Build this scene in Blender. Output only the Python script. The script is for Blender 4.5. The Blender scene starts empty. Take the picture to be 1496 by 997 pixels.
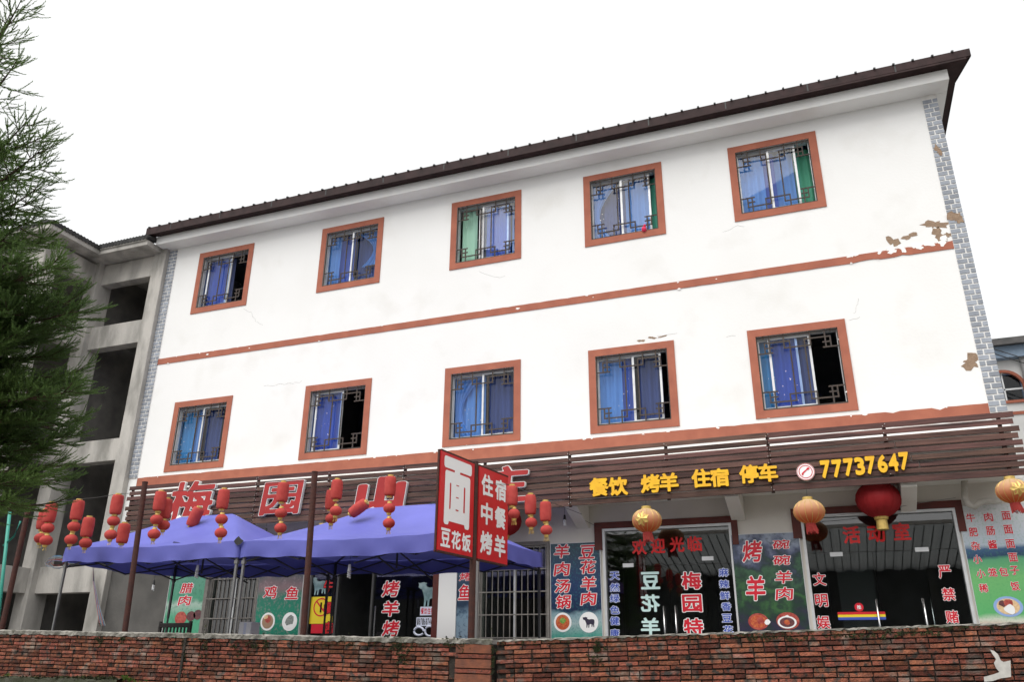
import bpy, bmesh, math, random
import numpy as np
from mathutils import Vector, Matrix
random.seed(7); rng = np.random.default_rng(7)
SC = bpy.context.scene
COL = SC.collection
R_ = math.radians

# ------------------------------------------------------------------ camera
CAM = np.array([16.145, -16.4037, -4.4991])
RT = np.array([0.93401172, 0.35715969, 0.00768468])
UP = np.array([0.12529255, -0.34764686, 0.92921657])
FW = np.array([-0.33455026, 0.86693634, 0.3694557])
FPX = 1185.9
cd = bpy.data.cameras.new('camera'); co = bpy.data.objects.new('camera', cd); COL.objects.link(co)
cd.sensor_width = 36; cd.lens = 36 * FPX / 1496; cd.clip_start = .05; cd.clip_end = 3000
M = Matrix.Identity(4)
for i in range(3):
    M[i][0] = RT[i]; M[i][1] = UP[i]; M[i][2] = -FW[i]; M[i][3] = CAM[i]
co.matrix_world = M
SC.camera = co

# ------------------------------------------------------------------ sky, sun, exposure (bright overcast day)
SUN_EL, SUN_AZ = R_(58), R_(200)         # azimuth clockwise from +Y: behind the camera
w = bpy.data.worlds.new('World'); SC.world = w; w.use_nodes = True
nt = w.node_tree; nt.nodes.clear()
wo = nt.nodes.new('ShaderNodeOutputWorld'); bg = nt.nodes.new('ShaderNodeBackground')
sk = nt.nodes.new('ShaderNodeTexSky'); sk.sky_type = 'NISHITA'; sk.sun_disc = False
sk.sun_elevation = SUN_EL; sk.sun_rotation = SUN_AZ
sk.air_density = 1.0; sk.dust_density = 6.0; sk.ozone_density = 1.0
hs = nt.nodes.new('ShaderNodeHueSaturation'); hs.inputs['Saturation'].default_value = .10
gm = nt.nodes.new('ShaderNodeGamma'); gm.inputs[1].default_value = .3          # thick cloud evens the sky out
nt.links.new(sk.outputs[0], hs.inputs['Color']); nt.links.new(hs.outputs[0], gm.inputs[0]); nt.links.new(gm.outputs[0], bg.inputs[0])
bg.inputs[1].default_value = .15
nt.links.new(bg.outputs[0], wo.inputs[0])
sd = bpy.data.lights.new('sun', 'SUN'); sd.energy = .6; sd.angle = R_(60); sd.color = (1, .97, .92)
so = bpy.data.objects.new('sun', sd); COL.objects.link(so)
sdir = Vector((math.sin(SUN_AZ) * math.cos(SUN_EL), math.cos(SUN_AZ) * math.cos(SUN_EL), math.sin(SUN_EL)))
so.rotation_euler = sdir.to_track_quat('Z', 'Y').to_euler(); so.location = (16, -30, 40)
SC.view_settings.view_transform = 'Standard'; SC.view_settings.look = 'None'
SC.view_settings.gamma = 1; SC.view_settings.use_curve_mapping = False
SC.view_settings.exposure = 2.4
SC.cycles.max_bounces = 8; SC.cycles.transparent_max_bounces = 12
SC.cycles.use_denoising = True

# ------------------------------------------------------------------ helpers
def at(px, py, y):
    """photo pixel -> point on the plane y"""
    d = FW + RT * ((px - 748) / FPX) - UP * ((py - 498.5) / FPX)
    t = (y - CAM[1]) / d[1]
    return CAM + d * t
def at_depth(px, py, dep):
    return CAM + (FW + RT * ((px - 748) / FPX) - UP * ((py - 498.5) / FPX)) * dep

MATS = {}
def mk(name, c, c2=None, scale=3.0, detail=6, rough=.8, metal=0, bump=0, bscale=40, spec=.4,
       stretch=(1, 1, 1), lo=.35, hi=.65, rand=0, coat=0, hue=0, c3=None, s3=1.2, lo3=.55, hi3=.7, c4=None, s4=3.0, lo4=.58, hi4=.72):
    m = bpy.data.materials.new(name); m.use_nodes = True; MATS[name] = m
    n = m.node_tree; L = n.links; b = n.nodes['Principled BSDF']
    b.inputs['Roughness'].default_value = rough; b.inputs['Metallic'].default_value = metal
    b.inputs['Specular IOR Level'].default_value = spec
    if coat: b.inputs['Coat Weight'].default_value = coat
    geo = n.nodes.new('ShaderNodeNewGeometry')
    mp = n.nodes.new('ShaderNodeMapping'); mp.inputs['Scale'].default_value = stretch
    L.new(geo.outputs['Position'], mp.inputs[0])
    def noise(s, d=6):
        t = n.nodes.new('ShaderNodeTexNoise'); t.inputs['Scale'].default_value = s; t.inputs['Detail'].default_value = d
        L.new(mp.outputs[0], t.inputs['Vector']); return t.outputs['Fac']
    def ramp(src, a, z):
        r = n.nodes.new('ShaderNodeMapRange'); r.inputs['From Min'].default_value = a; r.inputs['From Max'].default_value = z
        L.new(src, r.inputs['Value']); return r.outputs[0]
    def mix(f, A, B):
        x = n.nodes.new('ShaderNodeMix'); x.data_type = 'RGBA'
        L.new(f, x.inputs['Factor'])
        for v, k in ((A, 'A'), (B, 'B')):
            s = [i for i in x.inputs if i.name == k and i.type == 'RGBA'][0]
            if isinstance(v, tuple): s.default_value = (*v, 1)
            else: L.new(v, s)
        return [o for o in x.outputs if o.type == 'RGBA'][0]
    col = None
    if c2 is None: b.inputs['Base Color'].default_value = (*c, 1)
    else: col = mix(ramp(noise(scale, detail), lo, hi), c, c2)
    if c3 is not None: col = mix(ramp(noise(s3, 8), lo3, hi3), col if col is not None else c, c3)
    if c4 is not None: col = mix(ramp(noise(s4, 10), lo4, hi4), col, c4)
    if rand:
        oi = n.nodes.new('ShaderNodeObjectInfo')
        ad = n.nodes.new('ShaderNodeMath'); ad.operation = 'ADD'
        L.new(oi.outputs['Random'], ad.inputs[0]); L.new(geo.outputs['Random Per Island'], ad.inputs[1])
        fr = n.nodes.new('ShaderNodeMath'); fr.operation = 'FRACT'; L.new(ad.outputs[0], fr.inputs[0])
        mr = n.nodes.new('ShaderNodeMapRange'); mr.inputs['To Min'].default_value = 1 - rand; mr.inputs['To Max'].default_value = 1 + rand
        L.new(fr.outputs[0], mr.inputs['Value'])
        hv = n.nodes.new('ShaderNodeHueSaturation')
        if col is None: hv.inputs['Color'].default_value = (*c, 1)
        else: L.new(col, hv.inputs['Color'])
        L.new(mr.outputs[0], hv.inputs['Value'])
        if hue:
            m2 = n.nodes.new('ShaderNodeMath'); m2.operation = 'MULTIPLY'; m2.inputs[1].default_value = 7.31; L.new(fr.outputs[0], m2.inputs[0])
            f2 = n.nodes.new('ShaderNodeMath'); f2.operation = 'FRACT'; L.new(m2.outputs[0], f2.inputs[0])
            mh = n.nodes.new('ShaderNodeMapRange'); mh.inputs['To Min'].default_value = .5 - hue; mh.inputs['To Max'].default_value = .5 + hue
            L.new(f2.outputs[0], mh.inputs['Value']); L.new(mh.outputs[0], hv.inputs['Hue'])
        col = hv.outputs[0]
    if col is not None: L.new(col, b.inputs['Base Color'])
    if bump:
        bp = n.nodes.new('ShaderNodeBump'); bp.inputs['Strength'].default_value = bump; bp.inputs['Distance'].default_value = .02
        L.new(noise(bscale, 5), bp.inputs['Height']); L.new(bp.outputs[0], b.inputs['Normal'])
    return m

def glass(name, tint, ior=1.5, rough=0.0, bump=0):
    m = bpy.data.materials.new(name); m.use_nodes = True; MATS[name] = m
    n = m.node_tree; L = n.links; n.nodes.clear()
    o = n.nodes.new('ShaderNodeOutputMaterial'); t = n.nodes.new('ShaderNodeBsdfTransparent'); g = n.nodes.new('ShaderNodeBsdfGlossy')
    t.inputs[0].default_value = (*[q ** .5 for q in tint], 1); g.inputs['Roughness'].default_value = rough
    f = n.nodes.new('ShaderNodeFresnel'); f.inputs[0].default_value = ior
    ge = n.nodes.new('ShaderNodeNewGeometry'); iv = n.nodes.new('ShaderNodeMath'); iv.operation = 'SUBTRACT'; iv.inputs[0].default_value = 1; L.new(ge.outputs['Backfacing'], iv.inputs[1])
    mu = n.nodes.new('ShaderNodeMath'); mu.operation = 'MULTIPLY'; L.new(f.outputs[0], mu.inputs[0]); L.new(iv.outputs[0], mu.inputs[1])   # leaving the pane: no inner mirror
    x = n.nodes.new('ShaderNodeMixShader'); L.new(mu.outputs[0], x.inputs[0]); L.new(t.outputs[0], x.inputs[1]); L.new(g.outputs[0], x.inputs[2])
    L.new(x.outputs[0], o.inputs[0])
    return m

def fabric(name, c, trans=.4, c2=None, rough=.7, scale=2.0):
    m = mk(name, c, c2, scale=scale, rough=rough, bump=.15, bscale=6)
    n = m.node_tree; L = n.links; b = n.nodes['Principled BSDF']; o = n.nodes['Material Output']
    t = n.nodes.new('ShaderNodeBsdfTranslucent'); t.inputs[0].default_value = (*c, 1)
    x = n.nodes.new('ShaderNodeMixShader'); x.inputs[0].default_value = trans
    L.new(b.outputs[0], x.inputs[1]); L.new(t.outputs[0], x.inputs[2]); L.new(x.outputs[0], o.inputs[0])
    return m

def poster(name, stops, nscale=4.0, distort=.12, axis='Z', rough=.35, speck=None, dark=.68):
    """flat print: bands of colour with wobbly borders over the sheet's own height"""
    m = bpy.data.materials.new(name); m.use_nodes = True; MATS[name] = m
    n = m.node_tree; L = n.links; b = n.nodes['Principled BSDF']; b.inputs['Roughness'].default_value = rough
    tc = n.nodes.new('ShaderNodeTexCoord'); sp = n.nodes.new('ShaderNodeSeparateXYZ'); L.new(tc.outputs['Generated'], sp.inputs[0])
    no = n.nodes.new('ShaderNodeTexNoise'); no.inputs['Scale'].default_value = nscale; no.inputs['Detail'].default_value = 8
    geo = n.nodes.new('ShaderNodeNewGeometry'); L.new(geo.outputs['Position'], no.inputs['Vector'])
    ma = n.nodes.new('ShaderNodeMath'); ma.operation = 'MULTIPLY_ADD'; ma.inputs[1].default_value = distort * 2
    L.new(no.outputs['Fac'], ma.inputs[0])
    sb = n.nodes.new('ShaderNodeMath'); sb.operation = 'SUBTRACT'; sb.inputs[1].default_value = distort
    L.new(sp.outputs[axis], sb.inputs[0]); L.new(sb.outputs[0], ma.inputs[2])
    cr = n.nodes.new('ShaderNodeValToRGB'); L.new(ma.outputs[0], cr.inputs[0])
    while len(cr.color_ramp.elements) < len(stops): cr.color_ramp.elements.new(.5)
    for e, (p, c) in zip(cr.color_ramp.elements, stops): e.position = p; e.color = (*[q * dark for q in c], 1)
    out = cr.outputs[0]
    if speck:
        s, amt, c = speck
        n2 = n.nodes.new('ShaderNodeTexNoise'); n2.inputs['Scale'].default_value = s; n2.inputs['Detail'].default_value = 10
        L.new(geo.outputs['Position'], n2.inputs['Vector'])
        mr = n.nodes.new('ShaderNodeMapRange'); mr.inputs['From Min'].default_value = .5; mr.inputs['From Max'].default_value = .7; mr.inputs['To Max'].default_value = amt
        L.new(n2.outputs['Fac'], mr.inputs['Value'])
        x = n.nodes.new('ShaderNodeMix'); x.data_type = 'RGBA'; L.new(mr.outputs[0], x.inputs['Factor'])
        ii = [i for i in x.inputs if i.type == 'RGBA']; L.new(out, ii[0]); ii[1].default_value = (*c, 1)
        out = [o for o in x.outputs if o.type == 'RGBA'][0]
    L.new(out, b.inputs['Base Color'])
    return m

def offset_of(p):
    v = Vector((0, 0, 0))
    while p is not None: v = v + p.location; p = p.parent
    return v
def link(name, me, parent=None, loc=None, label=None, kind=None, local=False):
    o = bpy.data.objects.new(name, me); COL.objects.link(o)
    if parent is not None: o.parent = parent
    if loc is not None: o.location = Vector(loc) if local else Vector(loc) - offset_of(parent)
    if label: o['label'] = label
    if kind: o['kind'] = kind
    return o
def tag(o, label=None, cat=None, group=None, kind=None):
    for k, v in (('label', label), ('category', cat), ('group', group), ('kind', kind)):
        if v: o[k] = v
    return o
def thing(name, loc, label, cat, group=None):
    o = bpy.data.objects.new(name, None); COL.objects.link(o); o.location = loc; o.empty_display_size = .2
    return tag(o, label, cat, group)

class MB:
    def __init__(s): s.v = []; s.f = []; s.mi = []
    def add(s, vs, fs, mi=0):
        k = len(s.v); s.v += [tuple(map(float, p)) for p in vs]; s.f += [tuple(i + k for i in f) for f in fs]; s.mi += [mi] * len(fs); return s
    def box(s, x0, x1, y0, y1, z0, z1, mi=0):
        return s.add([(x0, y0, z0), (x1, y0, z0), (x1, y1, z0), (x0, y1, z0), (x0, y0, z1), (x1, y0, z1), (x1, y1, z1), (x0, y1, z1)],
                     [(0, 3, 2, 1), (4, 5, 6, 7), (0, 1, 5, 4), (1, 2, 6, 5), (2, 3, 7, 6), (3, 0, 4, 7)], mi)
    def tube(s, pts, r, n=8, caps=True, mi=0):
        pts = [Vector(p) for p in pts]; rs = r if isinstance(r, (list, tuple)) else [r] * len(pts)
        vs = []; fs = []
        for i, p in enumerate(pts):
            d = (pts[min(i + 1, len(pts) - 1)] - pts[max(i - 1, 0)]).normalized()
            u = d.cross(Vector((0, 0, 1)) if abs(d.z) < .95 else Vector((1, 0, 0))).normalized(); v = d.cross(u)
            for k in range(n):
                a = 2 * math.pi * k / n; vs.append(p + (u * math.cos(a) + v * math.sin(a)) * rs[i])
        for i in range(len(pts) - 1):
            for k in range(n):
                fs.append((i * n + k, i * n + (k + 1) % n, (i + 1) * n + (k + 1) % n, (i + 1) * n + k))
        if caps: fs.append(tuple(range(n - 1, -1, -1))); fs.append(tuple((len(pts) - 1) * n + k for k in range(n)))
        return s.add(vs, fs, mi)
    def bar(s, a, b, wd, ht, mi=0):
        a = Vector(a); b = Vector(b); d = (b - a).normalized()
        u = d.cross(Vector((0, 0, 1)) if abs(d.z) < .95 else Vector((0, 1, 0))).normalized() * (wd / 2); v = d.cross(u).normalized() * (ht / 2)
        vs = [q + i * u + j * v for q in (a, b) for i, j in ((-1, -1), (1, -1), (1, 1), (-1, 1))]
        return s.add(vs, [(0, 1, 2, 3), (7, 6, 5, 4), (0, 4, 5, 1), (1, 5, 6, 2), (2, 6, 7, 3), (3, 7, 4, 0)], mi)
    def lathe(s, prof, c, n=24, mi=0, axis=None, ripple=0, nr=0):
        c = Vector(c); vs = []; fs = []
        for (r, z) in prof:
            for k in range(n):
                a = 2 * math.pi * k / n; rr = r * (1 + ripple * abs(math.cos(a * nr / 2)) - ripple) if ripple else r
                p = Vector((rr * math.cos(a), rr * math.sin(a), z))
                vs.append(c + (axis @ p if axis is not None else p))
        for i in range(len(prof) - 1):
            for k in range(n): fs.append((i * n + k, i * n + (k + 1) % n, (i + 1) * n + (k + 1) % n, (i + 1) * n + k))
        return s.add(vs, fs, mi)
    def prism(s, poly, y0, y1, mi=0):
        """poly of (x,z), extruded along y"""
        n = len(poly); vs = [(x, y0, z) for x, z in poly] + [(x, y1, z) for x, z in poly]
        fs = [tuple(range(n)), tuple(range(2 * n - 1, n - 1, -1))] + [(i, i + n, (i + 1) % n + n, (i + 1) % n) for i in range(n)]
        return s.add(vs, fs, mi)
    def mesh(s, name, mats, off=(0, 0, 0), smooth=False):
        me = bpy.data.meshes.new(name); o = Vector(off)
        me.from_pydata([(v[0] - o.x, v[1] - o.y, v[2] - o.z) for v in s.v], [], s.f)
        for m in (mats if isinstance(mats, (list, tuple)) else [mats]): me.materials.append(m)
        if len(set(s.mi)) > 1: me.polygons.foreach_set('material_index', s.mi)
        if smooth: me.polygons.foreach_set('use_smooth', [True] * len(me.polygons))
        me.update(); return me
    def build(s, name, mats, parent=None, label=None, kind=None, smooth=False, cat=None, group=None, bevel=0):
        if parent is None:
            xs = np.array(s.v); lo = xs.min(0); hi = xs.max(0); base = Vector(((lo[0] + hi[0]) / 2, (lo[1] + hi[1]) / 2, lo[2]))
            o = link(name, s.mesh(name, mats, base, smooth), None, base)
        else: o = link(name, s.mesh(name, mats, offset_of(parent), smooth), parent)
        tag(o, label, cat, group, kind)
        if bevel:
            b = o.modifiers.new('bevel', 'BEVEL'); b.width = bevel; b.segments = 2; b.limit_method = 'ANGLE'
        if smooth: pass
        return o

# ------------------------------------------------------------------ lettering: glyph outlines -> distance field -> solid strokes of any weight
ALLCH = '梅园山庄餐饮烤羊住宿停车面豆花饭中腊肉鸡鱼牛店汤锅欢迎光临天然绿色健康特麻辣鲜香碗活动室文明娱严禁赌推肥肠杂酱小笼包子稀01345678'
SDF = {}
def load_glyphs():
    obs = []
    for ch in ALLCH:
        cu = bpy.data.curves.new('glyph', 'FONT'); cu.body = ch; cu.resolution_u = 3
        ob = bpy.data.objects.new('glyph', cu); COL.objects.link(ob); obs.append(ob)
    bpy.context.view_layer.update(); dg = bpy.context.evaluated_depsgraph_get()
    N = 60
    for ch, ob in zip(ALLCH, obs):
        me = bpy.data.meshes.new_from_object(ob.evaluated_get(dg))
        P = np.array([v.co[:2] for v in me.vertices]); lo = P.min(0); hi = P.max(0)
        P = (P - lo) / (hi - lo)
        if ch.isdigit(): pass
        me.calc_loop_triangles(); T = P[np.array([t.vertices[:] for t in me.loop_triangles])]
        cnt = {}
        for p in me.polygons:
            for e in p.edge_keys: cnt[e] = cnt.get(e, 0) + 1
        E = np.array([e for e, k in cnt.items() if k == 1]); A = P[E[:, 0]]; Bq = P[E[:, 1]]
        g = np.linspace(-.16, 1.16, N); X, Y = np.meshgrid(g, g, indexing='ij'); Q = np.stack([X.ravel(), Y.ravel()], 1)
        AB = Bq - A; l2 = (AB ** 2).sum(1) + 1e-12
        t = np.clip(((Q[:, None] - A) * AB).sum(2) / l2, 0, 1)
        D = np.sqrt((((A + t[..., None] * AB) - Q[:, None]) ** 2).sum(2)).min(1)
        a, b, c = T[:, 0], T[:, 1], T[:, 2]
        def cr(u, v): return u[..., 0] * v[..., 1] - u[..., 1] * v[..., 0]
        q = Q[:, None]; s1 = cr(b - a, q - a); s2 = cr(c - b, q - b); s3 = cr(a - c, q - c)
        ins = (((s1 >= 0) & (s2 >= 0) & (s3 >= 0)) | ((s1 <= 0) & (s2 <= 0) & (s3 <= 0))).any(1)
        SDF[ch] = (g, np.where(ins, -D, D).reshape(N, N))
        bpy.data.meshes.remove(me)
    for ob in obs: bpy.data.objects.remove(ob)
load_glyphs()
GM = {}
def glyph(ch, weight, depth):
    """mesh data of a character in a unit box (x right, z up, front at y=0, back at y=depth)"""
    key = (ch, round(weight, 3), round(depth, 4))
    if key in GM: return GM[key]
    g, F = SDF[ch]; F = F - weight; N = len(g)
    V = []; Vi = {}; faces = []; rim = []
    def vert(k, p):
        if k not in Vi: Vi[k] = len(V); V.append(p)
        return Vi[k]
    def cut(i, j, k, l):
        a, b = F[i, j], F[k, l]; t = a / (a - b)
        return vert(((i, j), (k, l)) if (i, j) < (k, l) else ((k, l), (i, j)), (g[i] + (g[k] - g[i]) * t, g[j] + (g[l] - g[j]) * t))
    IN = F < 0
    act = IN[:-1, :-1] | IN[1:, :-1] | IN[1:, 1:] | IN[:-1, 1:]
    for i, j in zip(*np.nonzero(act)):
        cs = [(i, j), (i + 1, j), (i + 1, j + 1), (i, j + 1)]; poly = []; crossing = []
        for q in range(4):
            c0, c1 = cs[q], cs[(q + 1) % 4]
            if IN[c0]: poly.append(vert(c0, (g[c0[0]], g[c0[1]])))
            if IN[c0] != IN[c1]:
                p = cut(*c0, *c1); poly.append(p); crossing.append((p, IN[c0]))
        if len(poly) < 3: continue
        faces.append(tuple(poly))
        for q in range(len(crossing)):
            if crossing[q][1]:                       # leaving the inside here
                rim.append((crossing[q][0], crossing[(q + 1) % len(crossing)][0]))
    n = len(V); vs = [(x, 0, z) for x, z in V]; fs = list(faces)
    if depth > 0:
        vs += [(x, depth, z) for x, z in V]; fs += [(a, a + n, b + n, b) for a, b in rim]
    GM[key] = (vs, fs, len(faces)); return GM[key]

def letter(ch, c, wdt, hgt, mats, parent, ux=(1, 0, 0), uz=(0, 0, 1), weight=.02, depth=0.0, mirror=False, name='letter', shear=0, lift=0.0):
    """one character as a mesh centred at c; ux/uz give the plane it lies on"""
    vs, fs, nf = glyph(ch, weight, depth / hgt if depth else 0)
    ux = Vector(ux); uz = Vector(uz); bk = BACK(ux, uz); c = Vector(c); P = []
    for x, y, z in vs:
        x -= .5; z -= .5; x += shear * z
        if mirror: x = -x
        P.append(c + ux * (x * wdt) + uz * (z * hgt) + bk * (y * hgt - lift))
    mb = MB(); mb.add(P, [tuple(reversed(f)) for f in fs] if mirror else fs)
    if isinstance(mats, (list, tuple)): mb.mi = [0 if k < nf else 1 for k in range(len(fs))]
    return mb.build(name, mats, parent)
def BACK(ux, uz): return uz.cross(ux).normalized()            # for ux=+x, uz=+z this is +y: into the wall
def lpx(ch, px, py, pw, ph, y, mats, parent, **k):
    a = at(px - pw / 2, py, y); b = at(px + pw / 2, py, y); t = at(px, py - ph / 2, y); u = at(px, py + ph / 2, y)
    return letter(ch, at(px, py, y), b[0] - a[0], t[2] - u[2], mats, parent, **k)
def lpx2(ch, px, py, pw, ph, y, front, rim, parent, w=.02, rimw=.06, **k):
    """outlined print: pale rim below, coloured stroke 1.5 mm above it"""
    o = lpx(ch, px, py, pw, ph, y, rim, parent, weight=w + rimw, name='letter', **k)
    a = at(px - pw / 2, py, y); b = at(px + pw / 2, py, y); t = at(px, py - ph / 2, y); u = at(px, py + ph / 2, y)
    letter(ch, at(px, py, y), b[0] - a[0], t[2] - u[2], front, o, weight=w, name='letter_face', lift=.003, **k)
    return o
def disc(c, r, n=24, rx=None):
    return [(c[0] + (rx or r) * math.cos(2 * math.pi * k / n), c[1] + r * math.sin(2 * math.pi * k / n)) for k in range(n)]

# ------------------------------------------------------------------ materials
WHITE = mk('white_render', (.745, .745, .74), (.70, .698, .685), scale=.55, detail=9, rough=.9, bump=.12, bscale=18, lo=.45, hi=.85, c3=(.62, .605, .575), s3=.9, lo3=.56, hi3=.95)
SOFF = mk('soffit_paint', (.74, .72, .68), (.66, .64, .59), scale=1.2, rough=.9, bump=.1)
BEIGE = mk('shop_wall_paint', (.66, .63, .58), (.58, .55, .50), scale=1.0, rough=.9, bump=.1)
BAND = mk('terracotta_paint', (.36, .122, .075), (.30, .098, .062), scale=3, rough=.85, bump=.1, bscale=25)
BROWN = mk('bare_plaster', (.30, .21, .145), (.23, .16, .11), scale=14, rough=.95, bump=.6, bscale=50)
CHIP = mk('paint_chip', (.80, .79, .77), rough=.9)
TILE = mk('grey_tile', (.27, .295, .335), (.22, .24, .28), scale=8, rough=.6, rand=.22)
GROUT = mk('white_grout', (.78, .77, .75), (.66, .65, .63), scale=6, rough=.9)
ROOFM = mk('brown_roof_metal', (.042, .024, .024), (.026, .016, .016), scale=5, rough=.6, spec=.12, bump=.1, bscale=12)
ROOFT = mk('dark_roof_ridge', (.012, .014, .014), rough=.5)
CONC = mk('raw_concrete', (.45, .43, .40), (.29, .28, .26), scale=2.6, detail=10, rough=.95, bump=.6, bscale=22, stretch=(1, 1, .35), lo=.38, hi=.66, c3=(.19, .185, .165), s3=1.3, lo3=.54, hi3=.78)
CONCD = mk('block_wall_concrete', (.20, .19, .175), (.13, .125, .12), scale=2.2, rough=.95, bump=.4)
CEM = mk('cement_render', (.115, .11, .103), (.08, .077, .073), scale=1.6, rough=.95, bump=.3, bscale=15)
ALU = mk('aluminium', (.62, .63, .64), (.52, .53, .54), scale=5, rough=.45, metal=.35)
GRILLE = mk('grille_steel', (.050, .043, .039), (.075, .058, .048), scale=12, rough=.7, spec=.2)
STEEL = mk('brushed_steel', (.6, .6, .6), rough=.25, metal=1)
DARK = mk('dark_interior', (.05, .05, .052), rough=.9)
ROOM = mk('room_paint', (.26, .26, .25), (.20, .20, .19), scale=2, rough=.9)
WOOD = mk('stained_wood', (.125, .064, .052), (.058, .032, .028), scale=5, detail=10, rough=.72, bump=.35, bscale=30, stretch=(.3, 1, 6), rand=.38, hue=.014, spec=.25, c3=(.020, .013, .012), s3=1.7, lo3=.60, hi3=.70)
BATT = mk('batten_wood', (.05, .03, .025), rough=.8)
NAIL = mk('nail_head', (.6, .6, .58), rough=.5)
RED = mk('sign_red', (.58, .016, .022), (.52, .013, .018), scale=3, rough=.4)
CRED = mk('channel_red', (.37, .014, .014), (.30, .012, .012), scale=4, rough=.5)
REDG = mk('film_red', (.66, .014, .016), rough=.4)
REDP = mk('print_red', (.58, .012, .03), rough=.4)
REDFR = mk('maroon_lintel', (.11, .020, .014), (.075, .015, .011), scale=4, rough=.6)
WPRINT = mk('print_white', (.8, .8, .8), rough=.4)
SIDEW = mk('sign_side_white', (.72, .72, .70), (.6, .6, .58), scale=8, rough=.5)
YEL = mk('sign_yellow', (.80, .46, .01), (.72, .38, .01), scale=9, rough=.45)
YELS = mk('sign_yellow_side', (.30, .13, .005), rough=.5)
BLUEP = mk('print_blue', (.045, .085, .42), rough=.4)
PALEB = mk('print_pale_blue', (.62, .66, .80), rough=.4)
MINT = mk('film_mint', (.55, .74, .72), rough=.4)
BLACK = mk('black_film', (.012, .013, .014), rough=.25)
YELP = mk('print_yellow', (.75, .58, .03), rough=.4)
RUST = mk('rusty_pole', (.065, .018, .012), (.038, .013, .010), scale=14, rough=.75, bump=.3)
LANT = fabric('lantern_red', (.55, .080, .070), .25, (.45, .055, .05), scale=9, rough=.85)
LANTD = fabric('lantern_deep_red', (.30, .010, .014), .25, (.34, .01, .014), scale=6)
GOLD = mk('lantern_gold', (.62, .44, .13), (.5, .35, .1), scale=20, rough=.4, metal=.4)
TENT = fabric('tent_blue', (.125, .135, .48), .10, (.10, .11, .41), rough=.55, scale=.9)
FRAME = mk('tent_frame', (.045, .045, .05), rough=.5, metal=.3)
FRAMEG = mk('tent_frame_grey', (.20, .20, .20), rough=.5, metal=.4)
WIREM = mk('wire_black', (.02, .02, .02), rough=.6)
CABR = mk('cable_red', (.30, .05, .05), rough=.6); CABB = mk('cable_blue', (.05, .16, .28), rough=.6); CABW = mk('cable_grey', (.22, .22, .22), rough=.6)
BULB = mk('bulb_glass', (.75, .76, .78), rough=.25)
PVC = mk('pvc_pipe', (.52, .50, .46), (.42, .40, .36), scale=8, rough=.6)
BRICK = mk('brick_clay', (.23, .078, .047), (.125, .05, .036), scale=24, detail=10, rough=.95, bump=.9, bscale=70, rand=.55, hue=.009, spec=.2, lo=.38, hi=.66,
           c3=(.045, .038, .033), s3=11.0, lo3=.52, hi3=.64, c4=(.19, .155, .13), s4=4.5, lo4=.56, hi4=.74)
MORTAR = mk('old_mortar', (.022, .019, .016), (.045, .038, .032), scale=20, rough=1, bump=.6, bscale=60)
COPING = mk('cement_coping', (.30, .285, .255), (.13, .125, .11), scale=7, detail=9, rough=.95, bump=.8, bscale=30, c3=(.05, .055, .03), s3=3.0, lo3=.56, hi3=.7)
MOSS = mk('moss', (.035, .045, .014), (.02, .022, .01), scale=20, rough=1, rand=.4)
LEAF = mk('weed_leaf', (.10, .17, .025), (.07, .12, .02), scale=30, rough=.6, rand=.3)
ASPH = mk('cement_road', (.27, .262, .245), (.22, .215, .2), scale=8, rough=.95, bump=.3, bscale=120)
PAVE = mk('cement_paving', (.17, .165, .155), (.13, .125, .12), scale=1.5, rough=.95, bump=.2, bscale=60)
NEEDLE = fabric('conifer_needles', (.12, .195, .05), .35, (.06, .115, .034), rough=.6, scale=1.4)
BARK = mk('conifer_bark', (.085, .052, .035), (.05, .034, .025), scale=9, rough=.95, bump=.6, stretch=(1, 1, .3))
GLW = glass('window_glass', (.62, .74, .95), 1.5); GLS = glass('shop_glass', (.46, .52, .52), 2.15)
CUR = {'lb': fabric('curtain_sky_blue', (.28, .52, .80), .3), 'bl': fabric('curtain_blue', (.15, .22, .58), .3), 'tq': fabric('curtain_teal', (.10, .42, .60), .3),
       'gr': fabric('curtain_green', (.10, .42, .26), .3), 'mi': fabric('curtain_mint', (.42, .72, .56), .3), 'dk': fabric('curtain_slate', (.10, .12, .24), .2)}
FLOOR_Z, ROAD_Z = -4.75, -6.1

# ------------------------------------------------------------------ ground
MB().add([(-900, -900, ROAD_Z), (900, -900, ROAD_Z), (900, 900, ROAD_Z), (-900, 900, ROAD_Z)], [(0, 1, 2, 3)]).build('road', ASPH, kind='structure')
MB().box(-40, 60, -5.62, 40, ROAD_Z - .3, FLOOR_Z).build('forecourt_terrace', PAVE, kind='structure')

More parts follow.
